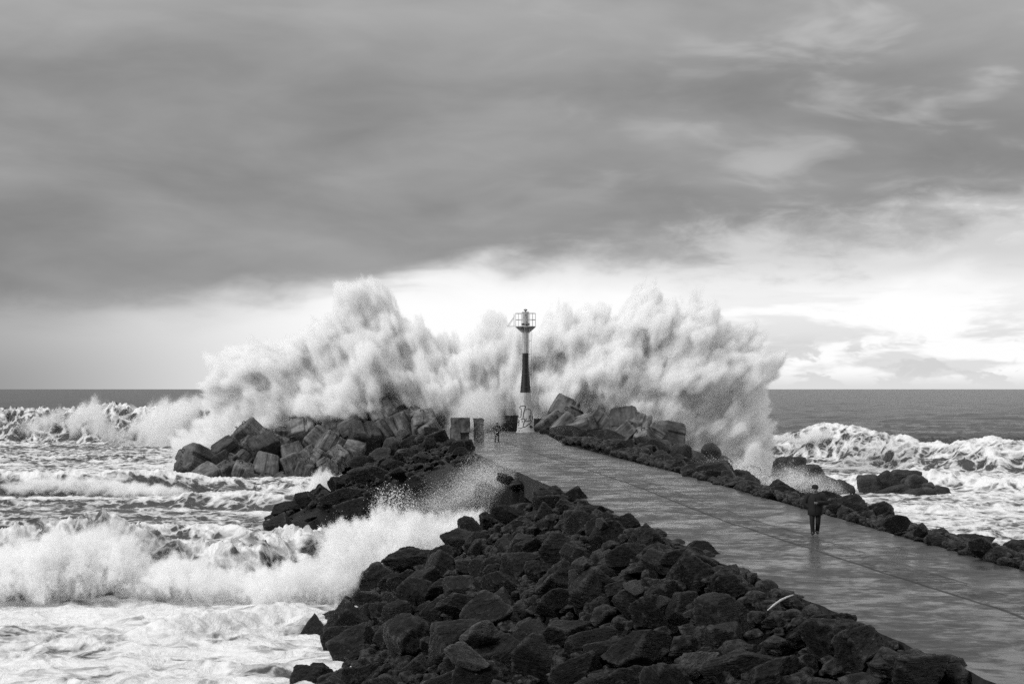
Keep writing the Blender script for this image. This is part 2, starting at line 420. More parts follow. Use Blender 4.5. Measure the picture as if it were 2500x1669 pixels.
# ------------------------------------------------------------------ the sea
rows = [38.0]
while rows[-1] < 90000:
    Y = rows[-1]
    rows.append(Y + (min(max(.10, Y * Y / 46200 * 1.15), .6) if Y < 400 else Y * Y / 46200 * .9))
rows = np.array(rows); ang = np.linspace(-.40, .40, 1050)
SY = np.repeat(rows[:, None], len(ang), 1); SX = SY * ang[None, :]
fade = sstep(SY, 250, 420)
def swell(x, y):
    wx = x + 6 * pn(x * .02, y * .02, 2.0); wy = y + 9 * pn(x * .015, y * .015, 7.0)
    s = .9 * np.sin((wy + .25 * wx) / 9.5) * (1 + pn(x * .01, y * .012, 4.0)) * .5
    s = s + .7 * fbm(wx * .045, wy * .09, .5, 3, .5, True)
    return s
far_amp = np.interp(SY, [0, 100, 300, 450, 3000, 90000], [.12, .15, .3, .75, 1.0, 1.5])
SZ = SEA + far_amp * (swell(SX, SY) - .3)
near = SY < 520
SZ = SZ + np.where(near, .26 * fbm(SX * .22, SY * .34, 3.3, 5, .52, True) - .1, 0)
foam = np.zeros_like(SZ)
big = fbm(SX * .03, SY * .05, 8.0, 4); mid = fbm(SX * .10, SY * .16, 4.0, 4)
left = SX < XL(np.minimum(SY, 240))
fl = np.interp(SY, [40, 80, 100, 130, 150, 165, 180, 205, 300, 345, 362], [1.05, .92, .80, .62, .55, .60, .82, .86, .66, .48, 0])
fr_ = np.interp(SY, [40, 120, 160, 200, 235, 250, 262], [.95, .92, .86, .66, .60, .5, 0])
foam = np.where(left, fl, fr_) + .22 * big * (SY < 345) + .22 * mid * (SY < 345)
def breaker(knots, wf, wb, crest_foam, face, rough):
    """knots: (px, depth, height); a steep face towards the shore and a long back"""
    global SZ, foam
    k = np.array(knots, float)
    p = CX + ang * F
    yc = np.interp(p, k[:, 0], k[:, 1])[None, :]; hh = np.interp(p, k[:, 0], k[:, 2])[None, :]
    sel = (rows > k[:, 1].min() - 6 * wf) & (rows < k[:, 1].max() + 5 * wb)
    X, Y = SX[sel], SY[sel]
    n = fbm(X * .16, Y * .16, 1.7, 4); n2 = fbm(X * .45, Y * .45, 6.1, 5, .55, True)
    dd = Y - yc - n * wf * 1.0 - pn(X * .05, 0 * X, 3) * wf * 1.3
    hh = hh * (1 + .35 * pn(X * .09, 0 * X, 11) + .18 * n)
    prof = np.where(dd < 0, np.exp(-(np.abs(dd) / wf) ** 2.4), np.exp(-(dd / wb) ** 1.6))
    SZ[sel] += hh * prof + rough * n2 * prof
    f = crest_foam * np.exp(-((dd + .1 * wf) / (wf * .75)) ** 2) + .35 * np.exp(-((dd + 1.9 * wf + 1.5 * n2) / (wf * .8)) ** 2) + face * ((dd < -.4 * wf) & (dd > -1.8 * wf)) * 1.0
    foam[sel] += np.where(hh > .2, f, 0)
breaker([(-900, 350, 4.5), (0, 345, 5.0), (200, 342, 6.0), (330, 338, 5.6), (480, 330, 6.2), (700, 322, 5), (900, 320, 0)], 7, 16, .35, -.10, 1.0)
breaker([(1500, 262, 0), (1800, 262, 3.2), (1900, 256, 4.0), (2010, 250, 5.2), (2120, 244, 4.4), (2250, 234, 3.0), (2450, 226, 3.6), (2800, 220, 4.2), (3300, 215, 4)], 6, 9, .40, -.10, .34)
breaker([(-900, 172, 1.5), (0, 178, 1.8), (120, 178, 1.9), (300, 180, 1.8), (480, 184, 1.1), (640, 186, .2), (700, 186, 0)], 2.6, 4, .6, -.55, .35)
breaker([(-900, 92, 2.4), (0, 92, 2.6), (130, 91, 3.0), (250, 90, 3.3), (330, 91, 2.2), (450, 92.5, 1.5), (620, 94, 1.8), (800, 97, 1.6), (1000, 100, 1.2), (1180, 103, 0)], 3.2, 4.0, .05, -.10, .75)
breaker([(1900, 196, 0), (2100, 190, .7), (2300, 184, .9), (2500, 180, 1.0), (3000, 176, 1)], 2.5, 5, .3, .0, .3)
breaker([(300, 158, 0), (450, 157, .8), (620, 155, 1.0), (760, 154, .9), (860, 154, 0)], 2.0, 4, .35, -.15, .3)
breaker([(-300, 128, .5), (100, 127, .7), (360, 128, .6), (600, 125, .5), (760, 124, 0)], 1.6, 3, .2, -.15, .25)
breaker([(300, 73, .0), (420, 74, .55), (560, 76, .6), (700, 79, .5), (820, 80, 0)], 1.6, 4, .2, .0, .18)
SZ = np.where(SY < 1.0, SEA, SZ)
me = np_mesh("sea", np.stack([SX, SY, SZ], -1).reshape(-1, 3), grid_faces(*SZ.shape))
a = me.attributes.new('foam', 'FLOAT', 'POINT'); a.data.foreach_set('value', np.clip(foam, 0, 1.3).astype(np.float32).ravel())
tag(link("sea", me, M_SEA), "stormy sea, dark to the horizon and streaked with white foam near the shore", kind="structure")

lap('sea')
# ------------------------------------------------------------------ boulders
_ico = {}
def ico(sub):
    if sub not in _ico:
        bm = bmesh.new(); bmesh.ops.create_icosphere(bm, subdivisions=sub, radius=1)
        _ico[sub] = (np.array([v.co[:] for v in bm.verts]), np.array([[v.index for v in f.verts] for f in bm.faces])); bm.free()
    return _ico[sub]
def rock_mesh(seed, sub, planes=11, rough=.10, crisp=10.0):
    """a block broken along random planes, then weathered"""
    r = np.random.default_rng(seed); dv, fc = ico(sub)
    nn = r.normal(size=(planes, 3)); nn /= np.linalg.norm(nn, axis=1)[:, None]
    for i in range(1, planes):                       # spread the planes apart
        for _ in range(20):
            c = r.normal(size=3); c /= np.linalg.norm(c)
            if (nn[:i] @ c).max() < .62: nn[i] = c; break
    ds = r.uniform(.52, 1.0, planes)
    q = np.maximum(dv @ nn.T, 1e-3) / ds[None, :]
    rad = 1.0 / (q ** crisp).sum(1) ** (1 / crisp)
    rad = np.minimum(rad, 1.45)
    p = dv * rad[:, None]
    s = seed * 3.7
    p = p + dv * (rough * 1.3 * fbm(p[:, 0] * 1.3 + s, p[:, 1] * 1.3, p[:, 2] * 1.3, 3) + rough * .60 * fbm(p[:, 0] * 3.0, p[:, 1] * 3.0 + s, p[:, 2] * 3.0, 5, .6, True))[:, None]
    if sub >= 5:                                      # bedding ledges
        e = r.normal(size=3); e /= np.linalg.norm(e)
        hgt = p @ e * 4.5 + 1.2 * fbm(p[:, 0] * 1.5, p[:, 1] * 1.5, p[:, 2] * 1.5 + s, 3)
        saw = hgt - np.floor(hgt)
        p = p + dv * (.045 * (saw - .5) * sstep(fbm(p[:, 0] * 1.1, p[:, 1] * 1.1 + s, p[:, 2], 2), -.15, .3))[:, None]
    ext = np.abs(p).max(0)
    return p / ext.max(), fc
ROCKS = []
for i in range(16):
    p, fc = rock_mesh(100 + i, 5, planes=int(7 + i % 5), rough=.06 + .025 * (i % 3), crisp=18 + 8 * (i % 4))
    ROCKS.append(np_mesh("boulder", p, fc))
ROCKS_FAR = []
for i in range(8):
    p, fc = rock_mesh(300 + i, 4, planes=9 + i % 5, rough=.09, crisp=8)
    ROCKS_FAR.append(np_mesh("boulder", p, fc))
def rock_copy(src, mat):
    me = src.copy(); me.materials.clear(); me.materials.append(mat); return me
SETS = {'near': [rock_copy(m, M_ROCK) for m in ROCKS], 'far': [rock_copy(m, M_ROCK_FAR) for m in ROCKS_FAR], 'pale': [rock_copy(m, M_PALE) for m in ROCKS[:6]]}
R = random.Random(11)
BOULDERS = []
def boulder(loc, size, kind, zone, flat=None, tilt=None, idx=None):
    me = SETS[kind][R.randrange(len(SETS[kind])) if idx is None else idx]
    o = bpy.data.objects.new("boulder", me); COL.objects.link(o)
    o.location = loc
    sx, sy, sz = R.uniform(.9, 1.4), R.uniform(.75, 1.1), flat or R.uniform(.5, .95)
    o.scale = (size * sx / 2, size * sy / 2, size * sz / 2)
    tl = tilt if tilt is not None else .45
    o.rotation_euler = (R.uniform(-tl, tl), R.uniform(-tl, tl), R.uniform(0, 6.28))
    BOULDERS.append([o, zone, size, (sx, sy, sz), kind])
    return o
def scatter(n_try, box, ok, spacing, smin, smax, kind, zone, sink=.18, limit=999):
    pts = []
    for _ in range(n_try):
        x, y = R.uniform(box[0], box[1]), R.uniform(box[2], box[3])
        if not ok(x, y): continue
        s = smin + (smax - smin) * R.random() ** 1.7
        if zone == 'near': s = min(s, 1.15 + .28 * (float(XL(y)) - x), .75 + y / 30)
        if any((x - a) ** 2 + (y - b) ** 2 < (spacing * (s + c) / 2) ** 2 for a, b, c in pts): continue
        pts.append((x, y, s))
        if len(pts) >= limit: break
    for x, y, s in pts:
        z = float(shore_z(x, y)) + s * (.5 * .72 - sink) * .6
        boulder((x, y, z), s, kind, zone)
    return pts
def in_view(x, y, mx=60, my=70):
    z = float(shore_z(x, y)); px, py = pix((x, y, z + .6))
    return -mx < px < 2500 + mx and py < 1669 + my
def on_left(y0, y1):
    def ok(x, y):
        dxl = float(XL(y)) - x
        if 82.5 + .95 * dxl < y < 100.5 + .75 * dxl: return False
        return y0 <= y <= y1 and TOE(y) - .8 < x < XL(y) - .55 and in_view(x, y)
    return ok
scatter(9000, (-11, 9, 29, 96), on_left(29, 96), .66, 1.45, 3.2, 'near', 'near', limit=125)
scatter(6000, (-21, 2, 113, 196), on_left(113, 196), .78, 1.8, 3.3, 'near', 'middle', limit=50)
scatter(1200, (-9, 2, 96, 113), on_left(96, 113), .75, 1.5, 2.6, 'near', 'cove', limit=14)
# row along the right-hand edge of the walkway
y = 45.0
while y < 150:
    s = R.uniform(1.0, 1.6) * (1 + .5 * float(sstep(y, 65, 105)))
    s *= R.choice((.6, .8, 1.0, 1.0, 1.25, 1.5))
    x = float(XR(y)) + .25 + s * .30 + R.uniform(0, .9)
    boulder((x, y, -.02 - .16 * (58 < y < 92) + R.uniform(-.2, .14)), s, 'near', 'edge', flat=R.uniform(.5, .95))
    if R.random() < .18:
        boulder((x + R.uniform(.9, 1.6), y + R.uniform(-.8, .8), -.55 + R.uniform(-.2, .2)), s * 1.1, 'near', 'edge')
    y += s * R.uniform(1.1, 1.6)
y = 34.5
while y < 81:                                      # ragged top row against the left edge of the walkway
    s = R.uniform(1.0, 1.9)
    boulder((float(XL(y)) - .45 - s * .30 + R.uniform(-.3, .1), y, -.30 + R.uniform(-.12, .15)), s, 'near', 'near', flat=R.uniform(.6, .9))
    y += s * R.uniform(1.1, 1.7)
def ok_r(x, y): return XR(y) + 1.0 < x < XR(y) + 8.5
scatter(500, (4, 16, 112, 158), ok_r, .95, 2.0, 3.4, 'near', 'heap', limit=20)
for px, py, Y, s in [(2040, 1243, 68, 1.25), (2190, 1275, 56, 1.7), (2250, 1300, 55, 1.4), (2400, 1335, 50.5, 1.75), (2440, 1360, 49.2, 1.0), (1875, 1238, 80, 1.1)]:
    p = at(px, py, Y); boulder(p, s * .56, 'near', 'edge', flat=.75)
for px, py, Y, s in [(1345, 1068, 185, 1.8), (1372, 1075, 178, 2.0), (1402, 1083, 169, 2.0), (1432, 1086, 165, 1.8), (1452, 1078, 174, 2.2), (1385, 1063, 185, 2.0), (1420, 1067, 181, 2.2), (1332, 1061, 192, 1.6), (1470, 1090, 163, 2.0)]:
    boulder(at(px, py, Y), s, 'near', 'heap', flat=.75)
# outcrops standing in the surf on the right
for px, py, Y, s in [(1735, 1110, 172, 3.4), (1700, 1125, 168, 2.8), (1790, 1150, 168, 2.4), (1840, 1155, 172, 2.6), (1925, 1140, 183, 3.6), (1965, 1160, 181, 3.4), (1900, 1170, 176, 3.2), (1870, 1185, 172, 3.0),
                     (2010, 1185, 176, 3.2), (1985, 1200, 172, 2.8), (2060, 1200, 174, 3.0), (1940, 1200, 170, 2.6), (1660, 1110, 165, 2.8), (1620, 1100, 172, 3.0), (1770, 1130, 175, 2.2)]:
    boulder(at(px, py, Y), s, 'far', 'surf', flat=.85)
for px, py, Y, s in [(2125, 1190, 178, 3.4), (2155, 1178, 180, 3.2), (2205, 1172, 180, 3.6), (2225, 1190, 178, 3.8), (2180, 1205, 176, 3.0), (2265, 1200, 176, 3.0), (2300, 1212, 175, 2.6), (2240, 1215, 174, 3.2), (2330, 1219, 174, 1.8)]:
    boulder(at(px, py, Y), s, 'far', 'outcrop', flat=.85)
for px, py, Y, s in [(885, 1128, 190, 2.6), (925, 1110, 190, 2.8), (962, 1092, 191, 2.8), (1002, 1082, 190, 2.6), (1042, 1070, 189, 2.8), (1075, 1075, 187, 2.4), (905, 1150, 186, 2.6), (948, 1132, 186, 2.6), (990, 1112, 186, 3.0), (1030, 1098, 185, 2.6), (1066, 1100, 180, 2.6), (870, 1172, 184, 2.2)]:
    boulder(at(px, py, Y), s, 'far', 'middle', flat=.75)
# strays at the left waterline
for px, py, Y, s in [(645, 1318, 127, 1.3), (800, 1560, 76, 1.5), (835, 1540, 78, 1.0), (415, 1178, 200, 2.0), (390, 1182, 199, 1.0), (1125, 1285, 110, 1.0)]:
    boulder(at(px, py, Y), s, 'near', 'stray')
# landmark rocks of the near slope
for px, py, Y, s, k in [(1385, 1235, 79, 2.8, 3), (1700, 1345, 52.5, 1.55, 6), (880, 1440, 88, 2.3, 9), (850, 1490, 84, 2.6, 4), (840, 1575, 74, 2.4, 1), (1185, 1268, 84, 1.9, 5), (1060, 1500, 78, 2.6, 8), (1240, 1350, 74, 3.0, 10), (1900, 1520, 43, 2.1, 2), (1985, 1590, 38.5, 2.6, 7), (1740, 1600, 43, 2.3, 12)]:
    boulder(at(px, py, Y), s * .78, 'near', 'near', idx=k, flat=.75)
for px, py, Y, s in [(1623, 1482, 48, .75), (1692, 1502, 46, .5), (1469, 1283, 66, .8), (1172, 1570, 66, 1.5), (1135, 1620, 64, 1.3), (1420, 1385, 62, .9), (1290, 1500, 63, 1.0), (1700, 1640, 42, .9), (1545, 1440, 54, .7)]:
    boulder(at(px, py, Y), s, 'pale', 'pale', flat=.7)
for px, py, Y, s in [(985, 1062, 196, 2.2), (1430, 1090, 150, 1.6)]:
    boulder(at(px, py, Y), s, 'pale', 'pale far', flat=.8)
def onto(px, py):                                   # where a thing dropped there comes to rest on the slope
    d = (at(px, py, 10) - cam.location).normalized()
    ok, hit, *_ = sc.ray_cast(bpy.context.evaluated_depsgraph_get(), cam.location + d, d)
    return hit if ok else None
bpy.context.view_layer.update()
for q in BOULDERS:
    if q[1] == 'pale':
        q[0].location.z -= 50
bpy.context.view_layer.update()
for q in BOULDERS:
    if q[1] == 'pale':
        l = q[0].location.copy(); l.z += 50; h = onto(*pix(l)); q[0].location = (h + Vector((0, 0, .12 * q[2]))) if h else l
bpy.context.view_layer.update()
# the 300 boulders that show largest stay things of their own; the smallest ones join the loose rubble
vs, fs, b = [], [], 0
keep = [q for q in BOULDERS if q[1] in ('stray', 'pale', 'pale far')]
rest = sorted((q for q in BOULDERS if q not in keep), key=lambda q: -q[2] / q[0].location.y)
for q in rest[300 - len(keep):]:
    o = q[0]; me = o.data; n = len(me.vertices); co = np.empty(n * 3, np.float32); me.vertices.foreach_get('co', co)
    M = np.array(Matrix.LocRotScale(o.location, o.rotation_euler, o.scale)); co = co.reshape(-1, 3) @ M[:3, :3].T + M[:3, 3]
    ix = np.empty(len(me.polygons) * 3, np.int32); me.polygons.foreach_get('vertices', ix)
    vs.append(co); fs.append(ix.reshape(-1, 3) + b); b += n
    bpy.data.objects.remove(o)
BOULDERS = keep + rest[:300 - len(keep)]
# small rubble wedged between the boulders
PR = [rock_mesh(900 + k, 3, 8 + k, .10, 18) for k in range(5)]; 
for i in range(7000):
    if i % 5 < 3: x, y = R.uniform(-9, 9), R.uniform(30, 97); good = TOE(y) - .3 < x < XL(y) - .05
    elif i % 5 == 3: x, y = R.uniform(-20, 2), R.uniform(97, 190); good = TOE(y) - .3 < x < XL(y) - .05
    else: y = R.uniform(46, 160); x = float(XR(y)) + abs(R.gauss(0, 1.2)) + .1; good = True
    if not good or not in_view(x, y): continue
    s = .10 + .42 * R.random() ** 1.6; a = R.uniform(0, 6.28); ca, sa = math.cos(a), math.sin(a)
    p0, f0 = PR[i % 5]
    q = p0 * s * np.array([R.uniform(.8, 1.3), R.uniform(.7, 1.2), R.uniform(.5, .9)])
    q = np.stack([q[:, 0] * ca - q[:, 1] * sa, q[:, 0] * sa + q[:, 1] * ca, q[:, 2] + .3 * q[:, 0]], 1) + np.array([x, y, float(shore_z(x, y)) - .02])
    vs.append(q); fs.append(f0 + b); b += len(q)
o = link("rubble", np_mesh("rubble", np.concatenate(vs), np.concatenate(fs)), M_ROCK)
tag(o, "small dark stones wedged between the boulders", kind="stuff")
bpy.context.view_layer.update()
STICK = [onto(*p_) for p_ in [(1872, 1518), (1884, 1505), (1900, 1490), (1915, 1484), (1934, 1479)]]
lap('boulders')

# ------------------------------------------------------------------ grooved concrete cubes of the roundhead
def block_mesh(seed):
    r = random.Random(seed)
    sec = []
    for k in range(4):
        gd = r.choice((.96, .80, .78, .97)); side = [(-.86, -1), (-.17, -1), (-.13, -gd), (.13, -gd), (.17, -1), (.86, -1)]
        if r.random() < .35: side = [(-.86, -1), (.34, -1), (.38, -.82), (.60, -.82), (.64, -1), (.86, -1)]
        c, s = [(1, 0), (0, 1), (-1, 0), (0, -1)][k]
        sec += [(x * c - y * s, x * s + y * c) for x, y in side]
    mb = MB(); n = len(sec); vs, fs = [], []
    levels = [(-1.0, .93), (-.90, 1.0), (-.3, .975), (.3, .95), (.86, .925), (1.0, .83)]
    for z, k in levels:
        for x, y in sec: vs.append((x * k + r.uniform(-.02, .02), y * k + r.uniform(-.02, .02), z + r.uniform(-.015, .015)))
    for l in range(len(levels) - 1):
        for i in range(n):
            j = (i + 1) % n; fs.append((l * n + i, l * n + j, (l + 1) * n + j, (l + 1) * n + i))
    fs.append(tuple(range(n))[::-1]); fs.append(tuple((len(levels) - 1) * n + i for i in range(n)))
    me = bpy.data.meshes.new("concrete_block"); me.from_pydata(vs, [], fs); me.update()
    bm = bmesh.new(); bm.from_mesh(me)
    bmesh.ops.triangulate(bm, faces=[f for f in bm.faces if len(f.verts) > 4])
    bmesh.ops.bevel(bm, geom=[e for e in bm.edges if len(e.link_faces) == 2 and e.calc_face_angle(0) > .5], offset=.035, segments=1, affect='EDGES')
    bmesh.ops.subdivide_edges(bm, edges=bm.edges[:], cuts=2, use_grid_fill=True)
    for v in bm.verts:                                # chipped corners and edges
        p = v.co; far = max(0, p.length - 1.25)
        k = mnoise.fractal(p * 1.7 + Vector((seed * 3.1, 0, 0)), 1, 2, 4)
        v.co = p * (1 - far * max(0, k + .15) * .45) + p.normalized() * .022 * mnoise.noise(p * 5 + Vector((seed, 0, 0)))
    bm.to_mesh(me); bm.free(); me.materials.append(M_CONC)
    return me
BLOCKS = [block_mesh(i) for i in range(10)]
def hoop_mesh():
    mb = MB(); pts = [(.22 * math.cos(a), 0, .25 * math.sin(a)) for a in np.linspace(-.5, math.pi + .5, 12)]
    mb.tube(pts, .045, 6); o = mb.build("lifting_loop", M_STEEL, smooth=True); me = o.data; bpy.data.objects.remove(o); return me
HOOP = hoop_mesh()
R2 = random.Random(5)
def block(px, py, wpx, Y, label, group, loops=True, rot=None):
    c = at(px, py, Y); s = wpx / F * Y / 2 / 1.05
    o = bpy.data.objects.new("concrete_block", R2.choice(BLOCKS)); COL.objects.link(o)
    o.location = c; o.scale = (s, s, s)
    o.rotation_euler = rot or (R2.uniform(-1.1, 1.1), R2.uniform(-1.1, 1.1), R2.uniform(0, 6.28))
    tag(o, label, "concrete block", group)
    if loops:
        for k in (-1, 1):
            h = bpy.data.objects.new("lifting_loop", HOOP); COL.objects.link(h); h.parent = o
            h.location = (k * .42, 0, 1.04); h.scale = (1 / s,) * 3
            h.rotation_euler = (0, 0, R2.uniform(0, 3))
    return o
GL = "concrete blocks piled left of the lighthouse"
LB = [(255, 600, 250, "big pale-faced concrete block at the seaward left end of the pile"),
 (520, 500, 190, "dark flat-topped concrete block between the end block and the first peak"),
 (700, 370, 200, "dark pointed concrete block with a loop, first peak of the pile from the left"),
 (840, 390, 120, "small dark block leaning on the right of the first peak"),
 (685, 470, 140, "pale rounded block in front of the first peak"),
 (830, 500, 240, "large dark block tipped forward in the middle of the left half of the pile"),
 (470, 590, 150, "shadowed block just right of the big end block"),
 (560, 590, 110, "small block with two loops in the lower left of the pile"),
 (650, 560, 120, "pale block with a light square face under the large dark tipped block"),
 (360, 710, 180, "low block in the water beside the big end block"),
 (520, 690, 180, "low slanting block with a long pale edge at the waterline"),
 (640, 690, 180, "broad dark block at the waterline with a pale slab beside it on the left"),
 (720, 780, 170, "wedge-shaped block standing furthest forward in the foam"),
 (850, 780, 160, "two-looped block in the foam right of the furthest forward one"),
 (830, 640, 200, "pyramid-shaped block above the two furthest forward ones"),
 (985, 385, 150, "dark block with a tall loop between first peak and the pale central block"),
 (940, 465, 160, "dark block under the tall-looped one, left of the pale central block"),
 (1095, 265, 120, "small dark pointed block on the crest left of the flat crest block"),
 (1230, 270, 170, "flat-topped block on the crest left of the highest peak"),
 (1440, 215, 210, "dark pyramid-shaped block forming the highest peak of the pile"),
 (1140, 360, 220, "pale flat-faced block in the centre of the pile"),
 (1265, 420, 190, "pale upright block right of the pale central one"),
 (1060, 540, 180, "pale tilted block below the pale central one"),
 (1180, 545, 150, "block showing a dark hollow under the pale upright one"),
 (1050, 620, 180, "dark square block low in the middle of the pile"),
 (1155, 650, 150, "low block with a pale left edge above the spray"),
 (1285, 580, 170, "block with a light narrow rim low on the right of the pile"),
 (1350, 470, 200, "pale stained block with a vertical dark stripe"),
 (1430, 560, 160, "dark square-faced block low on the right of the pile"),
 (1390, 330, 190, "grey block under the highest peak with a pale edge slab"),
 (1540, 330, 190, "mottled block right of the one under the highest peak"),
 (1640, 400, 240, "large pale smooth-faced block on the right half of the pile"),
 (1785, 345, 170, "dark tilted slab-like block right of the large pale one"),
 (1790, 215, 220, "broad dark crest block with two loops, second peak of the pile"),
 (1600, 255, 130, "small looped block on the crest between the two highest peaks"),
 (1955, 205, 120, "small pale block on the crest right of the second peak"),
 (1940, 300, 220, "large pale block with loops near the right end of the crest"),
 (2070, 215, 140, "dark looped block on the crest near its right end"),
 (2125, 290, 210, "block with painted scribble at the right end of the crest"),
 (2190, 350, 170, "worn round-cornered block at the right end of the pile"),
 (1555, 510, 160, "pale slab-like block where the pile meets the dark boulders"),
 (960, 770, 150, "low block half hidden by spray below the dark square one"),
 (1330, 650, 150, "lowest block at the right, half hidden by spray")]
for zx, zy, w, lab in LB:
    px, py = 400 + zx / 3.356, 950 + zy / 3.356
    Y = 197.5 + np.clip((1187 - py) / 185, 0, 1) * 17 - .012 * max(0, px - 820)
    block(px, py + 2, 1.08 * w / 3.356, Y, lab, GL, loops=R2.random() < .75)
GR = "concrete blocks piled right of the lighthouse"
RB = [(1085, 195, 230, 205, "rounded worn block forming the top of the right-hand pile"),
 (1000, 300, 190, 203, "dark block beside the lighthouse at the left foot of the right-hand pile"),
 (1125, 320, 220, 200, "block with two long pale diagonal strips in the right-hand pile"),
 (1260, 330, 220, 199, "dark wedge between the striped block and the tall leaning one"),
 (1395, 285, 210, 200, "tall leaning block with a pale right edge in the right-hand pile"),
 (1165, 215, 130, 203, "small pale block under the top one of the right-hand pile"),
 (1600, 290, 240, 199, "peaked block with a loop, second summit of the right-hand pile"),
 (1710, 310, 200, 198, "long dark block sloping down right of the second summit"),
 (1605, 385, 200, 194, "dark triangular-faced block with pale edges below the second summit"),
 (1490, 385, 130, 195, "small grey block left of the triangular-faced one"),
 (1850, 370, 150, 194, "narrow pale slab-like block near the right end of the right-hand pile"),
 (1950, 400, 240, 196, "dim block fading into the spray at the right end of the right-hand pile"),
 (1475, 275, 120, 203, "small dark block behind the tall leaning one"),
 (1755, 385, 140, 193, "low grey block between the triangular-faced one and the narrow slab")]
for zx, zy, w, Y, lab in RB:
    rot = None
    if zx in (1125, 1605, 1395): rot = (R2.uniform(-.15, .15), .78 if zx != 1395 else .62, R2.uniform(-.35, .35))
    block(1050 + zx / 3.356, 950 + zy / 3.356, 1.04 * w / 3.356, Y, lab, GR, rot=rot)

# dark parapet at the end of the walkway
for x0, x1, y, hgt, lab in [(-8.2, 1.0, 205.5, 1.85, "low dark parapet wall behind the lighthouse, running left into the spray"), (2.6, 5.0, 205.0, 1.5, "short dark parapet wall stub right of the lighthouse foot")]:
    vs, fs = [], []
    n = 40
    for i in range(n):
        xx = x0 + (x1 - x0) * i / (n - 1); j = .06 * mnoise.noise(Vector((xx * 1.5, 0, 3)))
        vs += [(xx, y - .35 + j, -.6), (xx, y - .32 + j, hgt * .55 + j), (xx, y - .26 + j, hgt * .60), (xx, y - .26 + j, hgt + j), (xx, y + .3, hgt + j), (xx, y + .3, -.6)]
    for i in range(n - 1):
        for k in range(6): fs.append((i * 6 + k, (i + 1) * 6 + k, (i + 1) * 6 + (k + 1) % 6, i * 6 + (k + 1) % 6))
    fs += [tuple(range(6)), tuple((n - 1) * 6 + k for k in range(6))[::-1]]
    mb = MB().add(vs, fs); o = mb.build("parapet_wall", M_CONC_DK); tag(o, lab, "wall")

# broken concrete stumps on the left edge of the walkway
def rough_slab(name, prof, depth, c, seed, mat, label):
    """an upright broken slab: outline in x/z, thickness in y, ragged faces"""
    bm = bmesh.new()
    vs = [bm.verts.new((x, -depth / 2, z)) for x, z in prof]
    f = bm.faces.new(vs)
    ex = bmesh.ops.extrude_face_region(bm, geom=[f])
    bmesh.ops.translate(bm, verts=[g for g in ex['geom'] if isinstance(g, bmesh.types.BMVert)], vec=(0, depth, 0))
    bmesh.ops.recalc_face_normals(bm, faces=bm.faces)
    bmesh.ops.triangulate(bm, faces=bm.faces)
    bmesh.ops.subdivide_edges(bm, edges=bm.edges[:], cuts=7, use_grid_fill=True)
    for v in bm.verts:
        p = v.co * 1.6 + Vector((seed * 7, 0, 0))
        v.co += Vector((mnoise.fractal(p, 1, 2, 4), mnoise.fractal(p + Vector((9, 0, 0)), 1, 2, 4), mnoise.fractal(p + Vector((0, 9, 0)), 1, 2, 4))) * .07
    me = bpy.data.meshes.new(name); bm.to_mesh(me); bm.free()
    o = link(name, me, mat); o.location = c; tag(o, label, "concrete block")
    return o
c = at(1099, 1077, 163); 
rough_slab("concrete_stump", [(0, 0), (1.0, 0), (1.0, .9), (1.85, .9), (1.85, 2.3), (.1, 2.3), (.1, 1.45), (.0, 1.3)], 1.5, (c.x, 163, 0.0), 1, M_CONC_PALE, "square stepped stump of broken concrete on the left edge of the walkway")
rough_slab("concrete_stump", [(1.0, 0), (1.75, 0.02), (1.78, .85), (1.0, .85)], 1.3, (c.x, 163.2, 0.0), 2, M_CONC_PALE, "small concrete cube tucked under the stepped stump")
rough_slab("concrete_stump", [(2.25, .1), (3.15, .0), (3.2, .7), (3.1, 1.5), (3.2, 2.1), (2.95, 2.3), (2.2, 2.25), (2.25, 1.2)], 1.2, (c.x, 163.4, 0.0), 3, M_CONC_PALE, "ragged upright slab of broken concrete right of the stepped stump")

lap('blocks')
# ------------------------------------------------------------------ the lighthouse
LH = at(1283, 1056.2, 199.0); LH.z = 0.0
lh = empty("lighthouse", LH); tag(lh, "slender white beacon tower with black middle band and railed platform on the walkway", "lighthouse")
K = .01215                                           # metres per pixel of the close-up it was measured from
def lhz(v): return (1318 - v) * K
M_WHITE = None
m, t = new_mat("weathered_white_paint")
co = t.node('ShaderNodeTexCoord').outputs['Object']; x, y, z = t.xyz(co)
st = t.noise(t.vec(t.m('MULTIPLY', x, 5), t.m('MULTIPLY', y, 5), t.m('MULTIPLY', z, .6)), 1.4, 6, .65)
bl = t.noise(co, 2.2, 7, .65)
c = t.mr(t.m('ADD', t.m('MULTIPLY', st, .6), t.m('MULTIPLY', bl, .4)), .36, .62, .32, .58)
c = t.mix(t.m('MULTIPLY', t.mr(bl, .64, .70), t.mr(z, 2.4, .8)), c, .12)
finish(t, principled(t, c, .5, bump(t, bl, .2, .03))); M_WHITE = m
M_BLACK = plain("black_paint", .012, .45, .3, 3.0)
M_METAL = plain("galvanised_metal", .42, .5, .2)
M_METAL_DK = plain("black_metal", .015, .5, .2)
M_INK = plain("black_spray_paint", .012, .6, .1)
def rad(z):
    return np.interp(z, [0, lhz(940), lhz(700), 20], [1.02, .62, .375, .375])
def band(z0, z1, name, mat, ext=()):
    zs = [z0] + [z for z in (lhz(700),) if z0 < z < z1] + [z1]
    prof = [(float(rad(z)), z) for z in zs] + list(ext)
    return MB().lathe(prof, n=40).build(name, mat, lh, smooth=True)
band(0, lhz(940), "tower_base", M_WHITE)
MB().lathe([(1.10, -.02), (1.10, .10), (1.03, .13)], n=40).build("plinth", M_WHITE, lh)
band(lhz(940), lhz(565), "black_band", M_BLACK)
